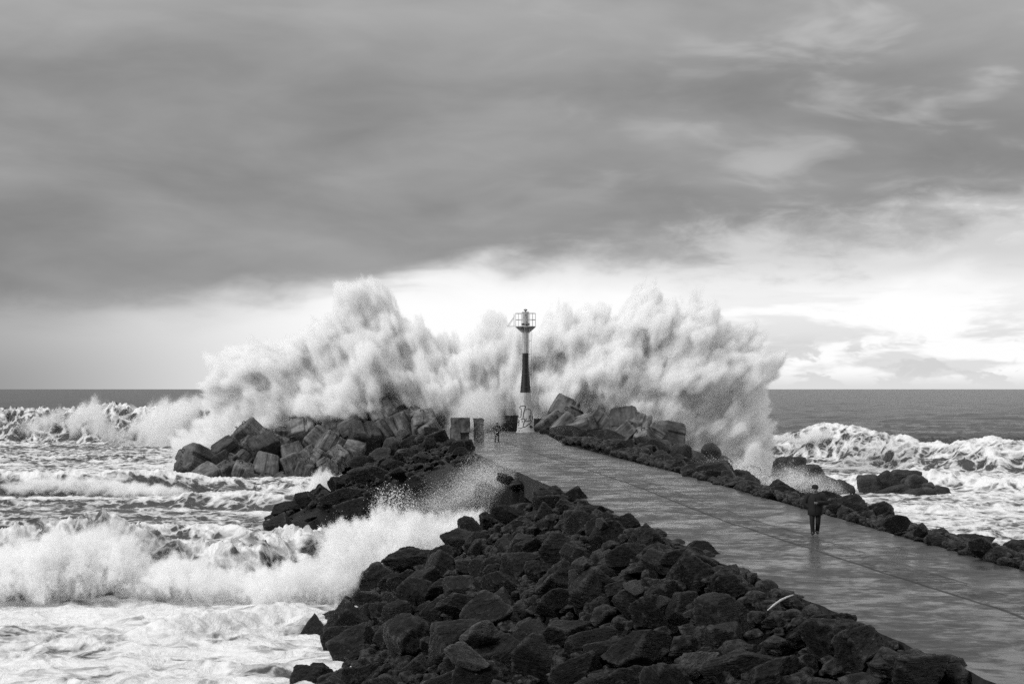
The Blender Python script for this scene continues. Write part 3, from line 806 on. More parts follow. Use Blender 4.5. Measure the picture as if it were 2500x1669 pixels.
up = band(lhz(565), lhz(180), "tower_shaft", M_WHITE, [(.41, lhz(180)), (.41, lhz(172)), (.1, lhz(170))])
MB().lathe([(.385, lhz(300)), (.48, lhz(294)), (.48, lhz(284)), (.385, lhz(282))], n=24).build("collar", M_METAL_DK, up)
# platform, brackets, railing
pz = lhz(312); Rp = 1.20
plat = MB().lathe([(.37, pz - .04), (Rp, pz - .04), (Rp, pz + .03), (.37, pz + .03)], n=8).build("platform", M_METAL, lh)
for k in range(8):
    a = k * math.pi / 4 + .05
    ca, sa = math.cos(a), math.sin(a); th = .02
    def q(r, z, s): return (r * ca - s * th * sa, r * sa + s * th * ca, z)
    pr = [(.36, pz - .045), (Rp - .06, pz - .045), (Rp - .06, pz - .10), (.36, pz - .78)]
    vs = [q(r, z, -1) for r, z in pr] + [q(r, z, 1) for r, z in pr]
    MB().add(vs, [(0, 1, 2, 3), (7, 6, 5, 4), (0, 4, 5, 1), (1, 5, 6, 2), (2, 6, 7, 3), (3, 7, 4, 0)]).build("bracket", M_METAL, lh)
rail = MB()
for zz in (pz + .78, pz + 1.52):
    pts = [(1.24 * math.cos(a), 1.24 * math.sin(a), zz) for a in np.linspace(math.pi / 8, 2 * math.pi + math.pi / 8, 9)]
    rail.tube(pts, .030, 6)
rail = rail.build("railing", M_METAL, lh)
for k in range(16):
    a = math.pi / 8 + k * math.pi / 8; r = 1.24 if k % 2 == 0 else 1.24 * math.cos(math.pi / 8)
    MB().tube([(r * math.cos(a), r * math.sin(a), pz), (r * math.cos(a), r * math.sin(a), pz + 1.52)], .026, 6).build("baluster", M_METAL, rail)
# hoist frame on the left
MB().tube([(-1.25, -.1, pz + .03), (-2.12, -.1, pz + .02)], .035, 6).tube([(-2.12, -.1, pz + .02), (-1.32, -.1, pz + 1.15), (-1.24, -.1, pz + 1.2)], .035, 6).tube([(-1.95, -.1, pz + .05), (-1.36, -.1, pz + .92)], .025, 6).tube([(-1.33, -.1, pz), (-1.33, -.1, pz + 1.45)], .035, 6).build("hoist_frame", M_METAL, lh)
ln_ = MB().lathe([(.10, lhz(172)), (.07, lhz(166)), (.12, lhz(162)), (.21, lhz(158)), (.22, lhz(152)), (.14, lhz(150)), (.14, lhz(147)), (.05, lhz(145))], n=20).build("lantern", M_METAL_DK, lh, smooth=True)
MB().lathe([(.10, lhz(160)), (.10, lhz(153))], c=(.0, -.18, 0), n=10).build("lens", M_METAL, ln_, smooth=True)
MB().box((.0, -.39, lhz(205)), (.14, .06, .26)).build("wall_lamp", M_METAL_DK, lh)
# ladder on the seaward-facing front with its safety cage
lad_x = (527 - 521) * K
def front(z, off): return -float(rad(z)) - off
def ladder_run(z0, z1, mat, nm):
    zs = list(np.linspace(z0, z1, 12)); mb = MB()
    for s in (-.21, .21):
        mb.tube([(lad_x + s, front(z, .16) + .02, z) for z in zs], .022, 6)
    lo = mb.build(nm, mat, lh)
    z = z0 + .1
    while z < z1:
        MB().tube([(lad_x - .21, front(z, .16) + .02, z), (lad_x + .21, front(z, .16) + .02, z)], .017, 6).build("rung", mat, lo)
        z += .30
    return lo
ladder_run(lhz(1052), lhz(940), M_METAL, "ladder"); ladder_run(lhz(940), lhz(565), M_METAL_DK, "ladder"); ladder_run(lhz(565), lhz(190), M_METAL, "ladder")
for v, mat in [(1015, M_METAL), (887, M_METAL_DK), (765, M_METAL_DK), (705, M_METAL_DK), (577, M_METAL_DK), (450, M_METAL), (322, M_METAL)]:
    z = lhz(v); cx = (536 - 521) * K; y0 = front(z, .10)
    pts = [(cx + .49 * math.cos(a), y0 - .10 - .62 * max(0, math.sin(a)) if 0 <= a <= math.pi else y0, z) for a in np.linspace(0, math.pi, 14)]
    MB().tube([(cx + .49, y0 + .25, z)] + pts + [(cx - .49, y0 + .12, z)], .022, 6).build("cage_hoop", mat, lh)
for a in (0.02, .9, 2.2, 3.0):
    for z0, z1, mat in [(lhz(1015), lhz(940), M_METAL), (lhz(940), lhz(565), M_METAL_DK), (lhz(565), lhz(322), M_METAL)]:
        cx = (536 - 521) * K
        pts = [(cx + .49 * math.cos(a), front(z, .10) - .10 - .62 * math.sin(a), z) for z in np.linspace(z0, z1, 8)]
        MB().tube(pts, .016, 6).build("cage_bar", mat, lh)
# graffiti: painted strokes wrapped on the white foot of the tower
G_S = [[(855, 668), (880, 645), (925, 632), (962, 632), (985, 645), (972, 690), (960, 730), (940, 810), (925, 912)],
       [(855, 680), (885, 694), (897, 712), (895, 780), (885, 872), (860, 880), (830, 878)], [(835, 830), (832, 878)],
       [(985, 710), (1040, 704), (1075, 710), (1100, 742), (1095, 830), (1085, 938)], [(998, 900), (985, 966), (1040, 952), (1085, 942), (1112, 944)],
       [(885, 920), (915, 908), (958, 910), (972, 936), (945, 1000), (930, 1084), (970, 1080), (1030, 1035), (1090, 1002), (1110, 950)],
       [(852, 935), (845, 990), (838, 1058)], [(830, 1104), (865, 1108), (902, 1104), (925, 1082)], [(820, 920), (838, 928), (846, 952), (818, 1000)],
       [(918, 945), (910, 988)], [(1065, 840), (1062, 900)], [(812, 990), (835, 965), (850, 950)]]
W_S = [.095, .075, .06, .075, .075, .09, .07, .075, .06, .075, .08, .06]
mb = MB()
def cone_pt(u, v, off=.006):
    z = (1198 - v) / 8.71 * 199 / F; xx = (u - 984) / 8.71 * 199 / F
    r = float(rad(z)); xx = max(-r * .97, min(r * .97, xx))
    return Vector((xx * (r + off) / r, -math.sqrt(r * r - xx * xx) * (r + off) / r, z))
for st_, wd in zip(G_S, W_S):
    pts = []
    for i in range(len(st_) - 1):
        for k in range(6):
            f = k / 6; pts.append((st_[i][0] * (1 - f) + st_[i + 1][0] * f, st_[i][1] * (1 - f) + st_[i + 1][1] * f))
    pts.append(st_[-1]); vs, fs = [], []
    for i, (u, v) in enumerate(pts):
        a, b2 = pts[max(0, i - 1)], pts[min(len(pts) - 1, i + 1)]
        dx_, dy_ = b2[0] - a[0], b2[1] - a[1]; L = math.hypot(dx_, dy_) or 1
        ww_ = wd / (199 / F / 8.71) / 2 * (1 + .25 * math.sin(i * 1.3))
        vs += [cone_pt(u - dy_ / L * ww_, v + dx_ / L * ww_), cone_pt(u + dy_ / L * ww_, v - dx_ / L * ww_)]
    for i in range(len(pts) - 1): fs.append((2 * i, 2 * i + 2, 2 * i + 3, 2 * i + 1))
    mb.add(vs, fs)
for cx_, cy_, rx, ry in [(1135, 880, 14, 40), (1095, 1075, 36, 28), (1120, 1085, 14, 22), (850, 1158, 20, 9), (905, 1158, 16, 7)]:
    vs = [cone_pt(cx_, cy_, .005)] + [cone_pt(cx_ + rx * math.cos(a) * (1 + .3 * math.sin(3 * a)), cy_ + ry * math.sin(a) * (1 + .25 * math.cos(4 * a)), .005) for a in np.linspace(0, 2 * math.pi, 14)[:-1]]
    mb.add(vs, [(0, i + 1, (i + 1) % 13 + 1) for i in range(13)])
mb.build("graffiti", M_INK, lh)

# ------------------------------------------------------------------ people
M_SKIN = plain("skin", .26, .5, .1, 20); M_COAT = plain("dark_coat", .0045, .8, .3, 14, .4); M_TROU = plain("dark_trousers", .006, .8, .3, 14, .4)
M_KNIT = plain("knit_beanie", .005, .9, .3, 60, .5); M_SHOE = plain("black_shoe", .005, .4, .2); M_EYE = plain("eye", .01, .2, .1)
def skin_body(joints, edges, parent, mat):
    """one continuous figure grown from a skeleton"""
    me = bpy.data.meshes.new("body"); me.from_pydata([j[0] for j in joints], edges, []); me.update()
    o = link("body", me, None, parent)
    md = o.modifiers.new("skin", 'SKIN'); md.use_smooth_shade = True
    for i, j in enumerate(joints):
        sv = me.skin_vertices[0].data[i]; r = j[1]; sv.radius = r if isinstance(r, tuple) else (r, r); sv.use_root = (i == 0)
    sb = o.modifiers.new("subsurf", 'SUBSURF'); sb.levels = 2; sb.render_levels = 2
    bpy.context.view_layer.update()
    dg = bpy.context.evaluated_depsgraph_get()
    m2 = bpy.data.meshes.new_from_object(o.evaluated_get(dg)); o.modifiers.clear(); o.data = m2
    m2.materials.clear(); m2.materials.append(mat)
    return o
def person(loc, rz, arms, legs, label, scale=1.0, lean=0.0, head_tilt=0.0, beanie=True, hem=.70, bulk=1.0):
    """arms: ((shoulder, elbow, wrist) x2); legs: ((hip, knee, ankle, toe) x2), metres, facing -Y"""
    root = empty("person", loc, rz); root.scale = (scale * bulk, scale * bulk, scale); tag(root, label, "person")
    J, E = [], []
    def j(co, r): J.append((co, r)); return len(J) - 1
    def e(a, b): E.append((a, b)); return b
    pel = j((0, 0, .92), (.15, .10)); sp = e(pel, j((0, 0, 1.12), (.14, .095))); ch = e(sp, j((0, -.01, 1.32), (.17, .11)))
    nk = e(ch, j((0, -.02, 1.45), .062)); hy = -.03 - head_tilt * .5
    h1 = e(nk, j((0, hy, 1.54), .072)); h2 = e(h1, j((0, hy - .01, 1.63), .092)); e(h2, j((0, hy, 1.70), .070))
    e(h1, j((0, hy - .115, 1.575), .016))            # nose
    for s in (-1, 1): e(h2, j((s * .098, hy + .01, 1.60), .014))    # ears
    for (sh, el_, wr), (hand, curl) in arms:
        a = e(ch, j(sh, .062)); b = e(a, j(el_, .046)); c_ = e(b, j(wr, .029))
        d_ = (Vector(wr) - Vector(el_)).normalized(); side = d_.cross(Vector((0, -1, .2))).normalized(); nrm = side.cross(d_).normalized()
        palm = Vector(wr) + d_ * .065; pl = e(c_, j(tuple(palm), (.038, .020)))
        for k, L in enumerate((.068, .078, .072, .056)):
            base = palm + d_ * .028 + side * (k - 1.5) * .019
            f1 = base + d_ * L * .5 + nrm * curl * .3 * L; f2 = f1 + d_ * L * .35 + nrm * curl * .9 * L
            e(e(e(pl, j(tuple(base), .0095)), j(tuple(f1), .0088)), j(tuple(f2), .0078))
        th = Vector(wr) + d_ * .035 + side * -.036; t2 = th + d_ * .045 - side * .018 + nrm * curl * .03
        e(e(c_, j(tuple(th), .0125)), j(tuple(t2), .0095))
    for hip, kn, an, toe in legs:
        a = e(pel, j(hip, .088)); b = e(a, j(kn, .058)); c_ = e(b, j(an, .040)); e(c_, j(toe, .034))
    skin_body(J, E, root, M_SKIN)
    # face
    for s in (-1, 1): MB().lathe([(.004, -.010), (.011, 0), (.004, .010)], c=(s * .033, hy - .088, 1.602), n=8).build("eye", M_EYE, root)
    MB().tube([(-.024, hy - .082, 1.528), (0, hy - .092, 1.525), (.024, hy - .082, 1.528)], .005, 6).build("mouth", M_EYE, root)
    if beanie:
        b = MB(); b.loft([((0, hy + .002, 1.632), (.112, 0, 0), (0, .118, 0)), ((0, hy + .002, 1.665), (.114, 0, 0), (0, .120, 0)), ((0, hy + .004, 1.668), (.108, 0, 0), (0, .113, 0)), ((0, hy + .01, 1.715), (.098, 0, 0), (0, .104, 0)), ((0, hy + .012, 1.75), (.068, 0, 0), (0, .074, 0)), ((0, hy + .012, 1.765), (.02, 0, 0), (0, .02, 0))], 20)
        b.build("beanie", M_KNIT, root, smooth=True)
    else:
        MB().loft([((0, hy + .03, 1.57), (.098, 0, 0), (0, .09, 0)), ((0, hy + .018, 1.66), (.110, 0, 0), (0, .112, 0)), ((0, hy + .012, 1.72), (.085, 0, 0), (0, .09, 0)), ((0, hy + .01, 1.745), (.02, 0, 0), (0, .02, 0))], 16).build("hair", M_KNIT, root, smooth=True)
    # coat: torso and sleeves
    cb = MB()
    cb.loft([((.0, .0, hem), (.225, 0, 0), (0, .170, 0)), ((0, 0, hem + .015), (.235, 0, 0), (0, .178, 0)), ((.005, .0, .90), (.238, 0, 0), (0, .182, 0)), ((0, 0, 1.05), (.236, 0, 0), (0, .172, 0)), ((0, -.01, 1.22), (.250, 0, 0), (0, .172, 0)),
             ((0, -.01, 1.34), (.258, 0, 0), (0, .155, 0)), ((0, -.01, 1.41), (.225, 0, 0), (0, .125, 0)), ((0, -.015, 1.455), (.135, 0, 0), (0, .098, 0)), ((0, -.02, 1.485), (.098, 0, 0), (0, .096, 0)), ((0, -.025, 1.535), (.092, 0, 0), (0, .090, 0))], 24)
    for (sh, el_, wr), _h in arms:
        S, L_, W_ = Vector(sh), Vector(el_), Vector(wr); inn = Vector((-.35 * S.x, 0, .02))
        cb.tube([S + inn, S + Vector((0, 0, .01)), S.lerp(L_, .5), L_, L_.lerp(W_, .5), W_], [.095, .112, .102, .098, .086, .076], 14)
    coat = cb.build("coat", M_COAT, root, smooth=True)
    MB().box((.0, -.186, hem + .33), (.022, .006, .58)).build("zip", M_SHOE, coat)
    tb = MB()
    tb.loft([((0, .0, .80), (.175, 0, 0), (0, .12, 0)), ((0, 0, .93), (.165, 0, 0), (0, .115, 0))], 18)
    for hip, kn, an, toe in legs:
        h_, k_, a_ = Vector(hip), Vector(kn), Vector(an)
        tb.tube([h_ + Vector((0, 0, .02)), h_.lerp(k_, .45), k_, k_.lerp(a_, .5), a_ + Vector((0, 0, .01)), a_ + Vector((0, 0, -.035))], [.108, .094, .076, .070, .066, .072], 14)
    tb.build("trousers", M_TROU, root, smooth=True)
    for hip, kn, an, toe in legs:
        A, T = Vector(an), Vector(toe); dr = (T - A); dr.z = 0; dr.normalize(); sd = dr.cross(Vector((0, 0, 1)))
        zb = T.z - .035
        sh_ = MB(); rings = []
        for s_, wd_, ht in [(-.09, .030, .06), (-.05, .042, .09), (.02, .046, .10), (.10, .050, .075), (.17, .046, .055), (.205, .020, .03)]:
            c_ = A + dr * s_; c_.z = zb + ht / 2 + (A.z - T.z - .05) * max(0, .12 - s_) * 1.2
            rings.append((c_, sd * wd_, Vector((0, 0, ht / 2))))
        sh_.loft(rings, 14).build("shoe", M_SHOE, root, smooth=True)
    return root
man = on(1990, 1307, 0.0)
person((man.x, man.y, .015), math.atan2(man.x, man.y) * -1.0,
       [(((-.205, -.01, 1.38), (-.33, .04, 1.11), (-.16, -.03, .95)), ("r", .5)), (((.205, -.01, 1.38), (.33, -.04, 1.13), (.06, -.285, 1.14)), ("l", 1.0))],
       [((-.09, 0, .88), (-.092, -.06, .48), (-.07, .0, .09), (-.078, -.12, .05)), ((.09, 0, .88), (.094, .00, .48), (.068, .16, .14), (.076, .05, .07))],
       "man in beanie and long dark coat walking on the wet walkway, head bowed", head_tilt=.10, scale=.985, bulk=1.1)
p2 = on(1213, 1082, 0.0)
person((p2.x, p2.y, .015), .5,
       [(((-.205, -.01, 1.38), (-.30, .02, 1.12), (-.22, -.12, .95)), ("r", .4)), (((.205, -.01, 1.38), (.34, -.05, 1.16), (.44, -.18, 1.00)), ("l", .4))],
       [((-.09, 0, .88), (-.13, -.04, .48), (-.15, .02, .09), (-.16, -.10, .05)), ((.09, 0, .88), (.14, -.02, .48), (.16, .02, .09), (.18, -.10, .05))],
       "distant dark figure standing with legs apart in the falling spray near the lighthouse", beanie=False, scale=1.1, hem=.82)

# driftwood stick on the near rocks
a0, a1 = STICK[0] + Vector((0, -.05, .10)), STICK[-1] + Vector((0, -.05, .10))            # rests on the highest stones under it
lift = max(max(0, s_.z + .05 - (a0.lerp(a1, k / 4)).z) for k, s_ in enumerate(STICK))
pts = [a0.lerp(a1, k / 4) + Vector((0, -.1, min(lift, .25) + .05 * math.sin(k * .8))) for k in range(5)]
o = MB().tube(pts, [.012, .022, .026, .022, .012], 8).build("driftwood_stick", plain("bleached_wood", .55, .7), smooth=True)
tag(o, "thin bleached white stick lying across the near dark boulders", "stick")
lap('lh people')

# ------------------------------------------------------------------ spray: clouds of tiny drops filling real volumes
def sdf_grid(poly, step=3.0, pad=60):
    P = np.array(poly, float); x0, y0 = P.min(0) - pad; x1, y1 = P.max(0) + pad
    gx = np.arange(x0, x1, step); gy = np.arange(y0, y1, step); X, Y = np.meshgrid(gx, gy)
    dmin = np.full(X.shape, 1e9); ins = np.zeros(X.shape, bool); n = len(P)
    for i in range(n):
        a, b = P[i], P[(i + 1) % n]; ab = b - a; tt = np.clip(((X - a[0]) * ab[0] + (Y - a[1]) * ab[1]) / (ab @ ab + 1e-9), 0, 1)
        dmin = np.minimum(dmin, np.hypot(X - a[0] - tt * ab[0], Y - a[1] - tt * ab[1]))
        if a[1] != b[1]:
            c = ((a[1] > Y) != (b[1] > Y)) & (X < (b[0] - a[0]) * (Y - a[1]) / (b[1] - a[1]) + a[0]); ins ^= c
    return (x0, y0, step, np.where(ins, dmin, -dmin))
class Field:
    """density of a burst of spray: an outline with real depth, torn up by noise"""
    def __init__(s, poly, Y0, tmax, warp=1.0, amp=1.0, ramp=1.2, scale=1.0, seed=1, gpow=1.5, round_k=2.2, fan=None, swing=0.0):
        s.fan = fan; s.swing = swing; s.ymax = 1.2 * tmax + .6 * swing
        s.x0, s.y0, s.st, s.G = sdf_grid(poly); s.m = Y0 / F; s.Y0 = Y0; s.tmax = tmax; s.warp = warp; s.amp = amp
        s.ramp = ramp; s.q = scale; s.seed = seed; s.gpow = gpow; s.rk = round_k
    def look(s, u, v):
        a = (u - s.x0) / s.st - .5; b = (v - s.y0) / s.st - .5
        a = np.clip(a, 0, s.G.shape[1] - 1.001); b = np.clip(b, 0, s.G.shape[0] - 1.001)
        i = a.astype(int); j = b.astype(int); fa = a - i; fb = b - j
        return ((s.G[j, i] * (1 - fa) + s.G[j, i + 1] * fa) * (1 - fb) + (s.G[j + 1, i] * (1 - fa) + s.G[j + 1, i + 1] * fa) * fb) * s.m
    def rough(s, u, v): return s.look(u, v) > -2.2 * s.warp
    def f(s, u, v, yo):
        X, Z, q, sd = (u - CX) * s.m, -(v - HY) * s.m, s.q, s.seed
        A, B = X, Z
        if s.fan:                                     # stretch the turbulence along the jets
            du, dv = u - s.fan[0], s.fan[1] - v; rr = np.hypot(du, dv)
            A = np.arctan2(du, dv) * s.fan[2] * s.m; B = rr * s.m / s.fan[3]
        w1 = fbm(A / (2.6 * q), B / (2.6 * q), yo / (3.5 * q) + sd, 5, .55); w2 = fbm(A / (2.6 * q) + 31, B / (2.6 * q), yo / (3.5 * q) + sd, 5, .55)
        if s.fan:                                     # push out along the jet rather than sideways
            w1, w2 = w2 * du / rr * 1.4 + .35 * w1, -w2 * dv / rr * 1.4
        d = s.look(u + s.warp * 1.5 * w1 / s.m, v + s.warp * 1.5 * w2 / s.m)
        if s.fan: d = d + 1.5 * q * fbm(A / (1.0 * q), B / (2.6 * q), yo / (3 * q) + 2, 4, .6)   # thin jets
        low = fbm(X / (6 * q) + sd, Z / (6 * q), 2.0, 3)
        T = np.minimum(s.tmax, s.rk * np.sqrt(np.maximum(d, 0))) * (.85 + .55 * low)
        yc = s.tmax * .45 * fbm(X / (5 * q) - sd, Z / (5 * q), 9.0, 3)
        if s.swing: yc = yc + s.swing * fbm(X / 5.5, 0 * X + sd, 4.0, 3)
        f = T - np.abs(yo - yc) + s.amp * (1.1 * fbm(A / (2.2 * q), B / (2.2 * q), yo / (2.2 * q) + 5, 5, .6, True) - .55)
        return np.minimum(f, d * 1.6)
    def world(s, u, v, yo):
        y = s.Y0 + yo
        return np.stack([(u - CX) / F * y, y, H - (v - HY) / F * y], 1)

def fog_axes(fld, vox):
    m = fld.m; u1 = fld.x0 + fld.st * (fld.G.shape[1] - 1); v1 = fld.y0 + fld.st * (fld.G.shape[0] - 1)
    lim = (((fld.x0 - CX) * m, (u1 - CX) * m), (fld.Y0 - fld.ymax, fld.Y0 + fld.ymax), (max(H - (v1 - HY) * m, SEA - .5), H - (fld.y0 - HY) * m))
    N = [max(4, int(round((b - a) / (vox * k)))) for (a, b), k in zip(lim, (1, 1.7, 1))]
    X, Y, Z = [q.ravel() for q in np.meshgrid(*[np.linspace(a, b, n) for (a, b), n in zip(lim, N)], indexing='ij')]
    u = CX + X / Y * F; v = HY + (H - Z) / Y * F
    k = fld.rough(u, v) & (u > fld.x0) & (u < u1) & (v > fld.y0)
    f = np.full(len(X), -9.0, np.float32); f[k] = fld.f(u[k], v[k], (Y - fld.Y0)[k])
    return lim, N, np.stack([X, Y, Z], 1).astype(np.float32), f
def drops(label, fld, grid, count, s_edge, s_core, deep=2.5, core_keep=.3, shell=None, jit=1.4, name="sea_spray"):
    r = np.random.default_rng(fld.seed); lim, N, P, f = grid
    vox = np.array([(b - a) / (n - 1) for (a, b), n in zip(lim, N)])
    if shell: rho = np.clip((f + shell[0]) / shell[0], 0, 1) ** 2 * np.clip((shell[1] - f) / shell[1], 0, 1)
    else:
        rho = np.clip(f / fld.ramp, 0, 1) ** fld.gpow; rho = np.where(f > deep, rho * core_keep, rho)
    cs = np.cumsum(rho.astype(np.float64)); i = np.searchsorted(cs, r.random(count) * cs[-1])
    c = P[i] + (r.random((count, 3)) + r.random((count, 3)) - 1) * vox * jit * .75; f = np.clip(f[i] / fld.ramp, 0, 1); n = count
    sz = (s_edge + (s_core - s_edge) * f ** 2) * r.lognormal(0, .35, n)
    a = r.normal(size=(n, 3)); a /= np.linalg.norm(a, axis=1)[:, None]
    b = np.cross(a, r.normal(size=(n, 3))); b /= np.linalg.norm(b, axis=1)[:, None]
    V = np.empty((n, 3, 3), np.float32)
    for i in range(3):
        t_ = i * 2.0944; V[:, i] = c + (a * math.cos(t_) + b * math.sin(t_)) * (sz * .62)[:, None]
    o = link(name, np_mesh(name, V.reshape(-1, 3), np.arange(n * 3, dtype=np.int32).reshape(-1, 3), smooth=False), M_SPRAY)
    tag(o, label, kind="stuff")
    lap("spray %s %d" % (label[:40], n))
    return o

def mist_mat(name, dens, aniso=0.0):
    m, t = new_mat(name)
    at_ = t.node('ShaderNodeAttribute', attribute_name='density')
    p = t.node('ShaderNodeVolumeScatter', {'Color': (1, 1, 1, 1), 'Density': t.m('MULTIPLY', at_.outputs['Fac'], dens), 'Anisotropy': aniso})
    t.l.new(p.outputs[0], t.node('ShaderNodeOutputMaterial').inputs['Volume'])
    return m
def mist(label, fld, grid, dens, name="sea_mist", aniso=0.0):
    """the same burst as a fog grid: one density value per voxel, held by the points of a mesh"""
    lim, N, P, f = grid; (x0, x1), (y0, y1), (z0, z1) = lim
    D = (np.clip(f / fld.ramp, 0, 1) ** fld.gpow).astype(np.float32)
    me = bpy.data.meshes.new(name); me.vertices.add(len(P))
    me.vertices.foreach_set('co', P.ravel())
    me.attributes.new('d', 'FLOAT', 'POINT').data.foreach_set('value', D)
    o = link(name, me, None); tag(o, label, kind="stuff")
    mat = mist_mat(name, dens, aniso); me.materials.append(mat)
    g = bpy.data.node_groups.new("fog_grid", 'GeometryNodeTree')
    g.interface.new_socket("Geometry", in_out='INPUT', socket_type='NodeSocketGeometry'); g.interface.new_socket("Geometry", in_out='OUTPUT', socket_type='NodeSocketGeometry')
    gi, go = g.nodes.new('NodeGroupInput'), g.nodes.new('NodeGroupOutput'); T = NT(g)
    px, py_, pz_ = T.xyz(g.nodes.new('GeometryNodeInputPosition').outputs[0])
    ids = []
    for c, (a, b), n in zip((px, py_, pz_), ((x0, x1), (y0, y1), (z0, z1)), N):
        ids.append(T.m('MINIMUM', T.m('MAXIMUM', T.m('ROUND', T.m('MULTIPLY', T.m('SUBTRACT', c, a), (n - 1) / (b - a))), 0.0), n - 1.0))
    # index = (ix * Ny + iy) * Nz + iz, in whole numbers
    def toint(s_):
        nd = g.nodes.new('FunctionNodeFloatToInt'); g.links.new(s_, nd.inputs[0]); return nd.outputs[0]
    def imath(op, a_, b_):
        nd = g.nodes.new('FunctionNodeIntegerMath'); nd.operation = op
        for q_, v_ in zip(nd.inputs, (a_, b_)):
            if isinstance(v_, int): q_.default_value = v_
            else: g.links.new(v_, q_)
        return nd.outputs[0]
    I = [toint(s_) for s_ in ids]
    idx = imath('ADD', imath('MULTIPLY', imath('ADD', imath('MULTIPLY', I[0], N[1]), I[1]), N[2]), I[2])
    na = g.nodes.new('GeometryNodeInputNamedAttribute'); na.data_type = 'FLOAT'; na.inputs['Name'].default_value = 'd'
    si = g.nodes.new('GeometryNodeSampleIndex'); si.data_type = 'FLOAT'; si.domain = 'POINT'
    g.links.new(gi.outputs[0], si.inputs['Geometry']); g.links.new(na.outputs[0], si.inputs['Value']); g.links.new(idx, si.inputs['Index'])
    vc = g.nodes.new('GeometryNodeVolumeCube')
    g.links.new(si.outputs[0], vc.inputs['Density']); vc.inputs['Background'].default_value = 0
    vc.inputs['Min'].default_value = (x0, y0, z0); vc.inputs['Max'].default_value = (x1, y1, z1)
    for nm, n in zip(('Resolution X', 'Resolution Y', 'Resolution Z'), N): vc.inputs[nm].default_value = n
    sm = g.nodes.new('GeometryNodeSetMaterial'); sm.inputs['Material'].default_value = mat
    g.links.new(vc.outputs[0], sm.inputs[0]); g.links.new(sm.outputs[0], go.inputs[0])
    o.modifiers.new("fog", 'NODES').node_group = g
    lap("mist %s %s" % (label[:40], N))
    return o
MAIN = [(410, 1165), (430, 1110), (460, 1065), (492, 1030), (520, 1012), (482, 985), (505, 965), (473, 945), (492, 905), (505, 885), (530, 868), (565, 855), (600, 848), (640, 836), (680, 825), (720, 818), (770, 800), (810, 760), (828, 712), (850, 690), (880, 684), (905, 692), (925, 718), (955, 742), (1000, 778), (1040, 800), (1060, 822), (1110, 842), (1140, 825), (1165, 800), (1200, 785), (1235, 785), (1255, 800), (1290, 815), (1325, 812), (1345, 790), (1357, 760), (1375, 756), (1395, 772), (1415, 772), (1440, 745), (1470, 748), (1490, 770), (1515, 752), (1542, 748), (1552, 715), (1590, 700), (1612, 694), (1628, 728), (1660, 758), (1676, 722), (1694, 726), (1710, 755), (1728, 740), (1750, 760), (1772, 775), (1782, 805), (1805, 805), (1830, 830), (1858, 818), (1850, 850), (1862, 885), (1898, 882), (1885, 925), (1862, 950), (1878, 1000), (1866, 1060), (1890, 1110), (1900, 1150), (1800, 1165), (1600, 1130), (1200, 1060), (900, 1130), (600, 1170)]
def burst(poly, Y0, tmax, vox, fog=None, n_drops=0, s_edge=.04, s_core=.06, **kw):
    """fog: (label, density); drops: (label, count)"""
    dk = {k: kw.pop(k) for k in ('deep', 'core_keep', 'shell', 'jit') if k in kw}
    fld = Field(poly, Y0, tmax, **kw); grid = fog_axes(fld, vox)
    if fog: mist(fog[0], fld, grid, fog[1])
    if n_drops: drops(n_drops[0], fld, grid, n_drops[1], s_edge, s_core, **dk)
burst(MAIN, 217, 7.5, .20, ("towering white burst of spray from a wave breaking over the end of the breakwater", 2.6),
      ("flying drops torn from the towering burst of spray behind the lighthouse", 120000), .022, .046, warp=1.5, amp=1.25, ramp=1.0, gpow=1.2, seed=3, shell=(1.4, .7), fan=(1230, 1560, 600, 3.0))
burst([(20, 1050), (70, 1020), (125, 1008), (160, 1000), (195, 985), (235, 978), (262, 992), (285, 1040), (300, 1045), (325, 1010), (360, 985), (410, 965), (450, 962), (482, 950), (505, 985), (490, 1050), (455, 1100), (430, 1150), (360, 1125), (330, 1060), (280, 1090), (230, 1060), (150, 1040), (60, 1060)], 322, 6, 0.45, ("soft white spume blowing off the far left breaker", 0.45),
      ("white spume torn off the far left breaker", 60000), 0.06, 0.1, warp=1.3, amp=1.6, ramp=3.0, scale=1.3, seed=5, gpow=1.6, fan=(150, 1500, 480, 2.2))
burst([(-60, 1190), (20, 1178), (90, 1165), (150, 1160), (210, 1166), (290, 1172), (360, 1178), (430, 1186), (480, 1200), (380, 1215), (300, 1222), (230, 1228), (150, 1216), (60, 1212), (-60, 1212)], 176, 2.0, 0.16, ("soft white froth over the small left breaker", 2.2),
      ("white crest of the small left breaker", 70000), 0.03, 0.06, warp=.6, amp=.9, ramp=.9, scale=.5, seed=7)
burst([(500, 1238), (560, 1225), (620, 1222), (690, 1206), (735, 1195), (762, 1168), (790, 1152), (815, 1160), (850, 1168), (900, 1158), (915, 1165), (880, 1195), (850, 1215), (800, 1240), (740, 1265), (650, 1268), (560, 1250)], 163, 3.0, 0.16, ("soft white surge between the block pile and the dark boulder spit", 2.5),
      ("white water surging between the block pile and the dark boulder spit", 120000), 0.03, 0.06, warp=.8, amp=1.2, ramp=1.0, scale=.6, seed=9, fan=(760, 1400, 220, 2.0))
burst([(-60, 1350), (20, 1335), (60, 1328), (110, 1312), (160, 1305), (200, 1296), (250, 1292), (290, 1300), (325, 1322), (345, 1370), (330, 1420), (270, 1440), (200, 1470), (150, 1455), (95, 1470), (40, 1440), (-60, 1465)], 87.5, 2.0, 0.1, ("soft white froth of the near breaker at the left edge", 3.2),
      ("tumbling white foam of the near breaker at the left edge", 130000), .016, .036, warp=.55, amp=1.6, ramp=.35, gpow=1.0, scale=.27, seed=11, swing=3.0, fan=(190, 1700, 330, 1.8), shell=(.45, .5))
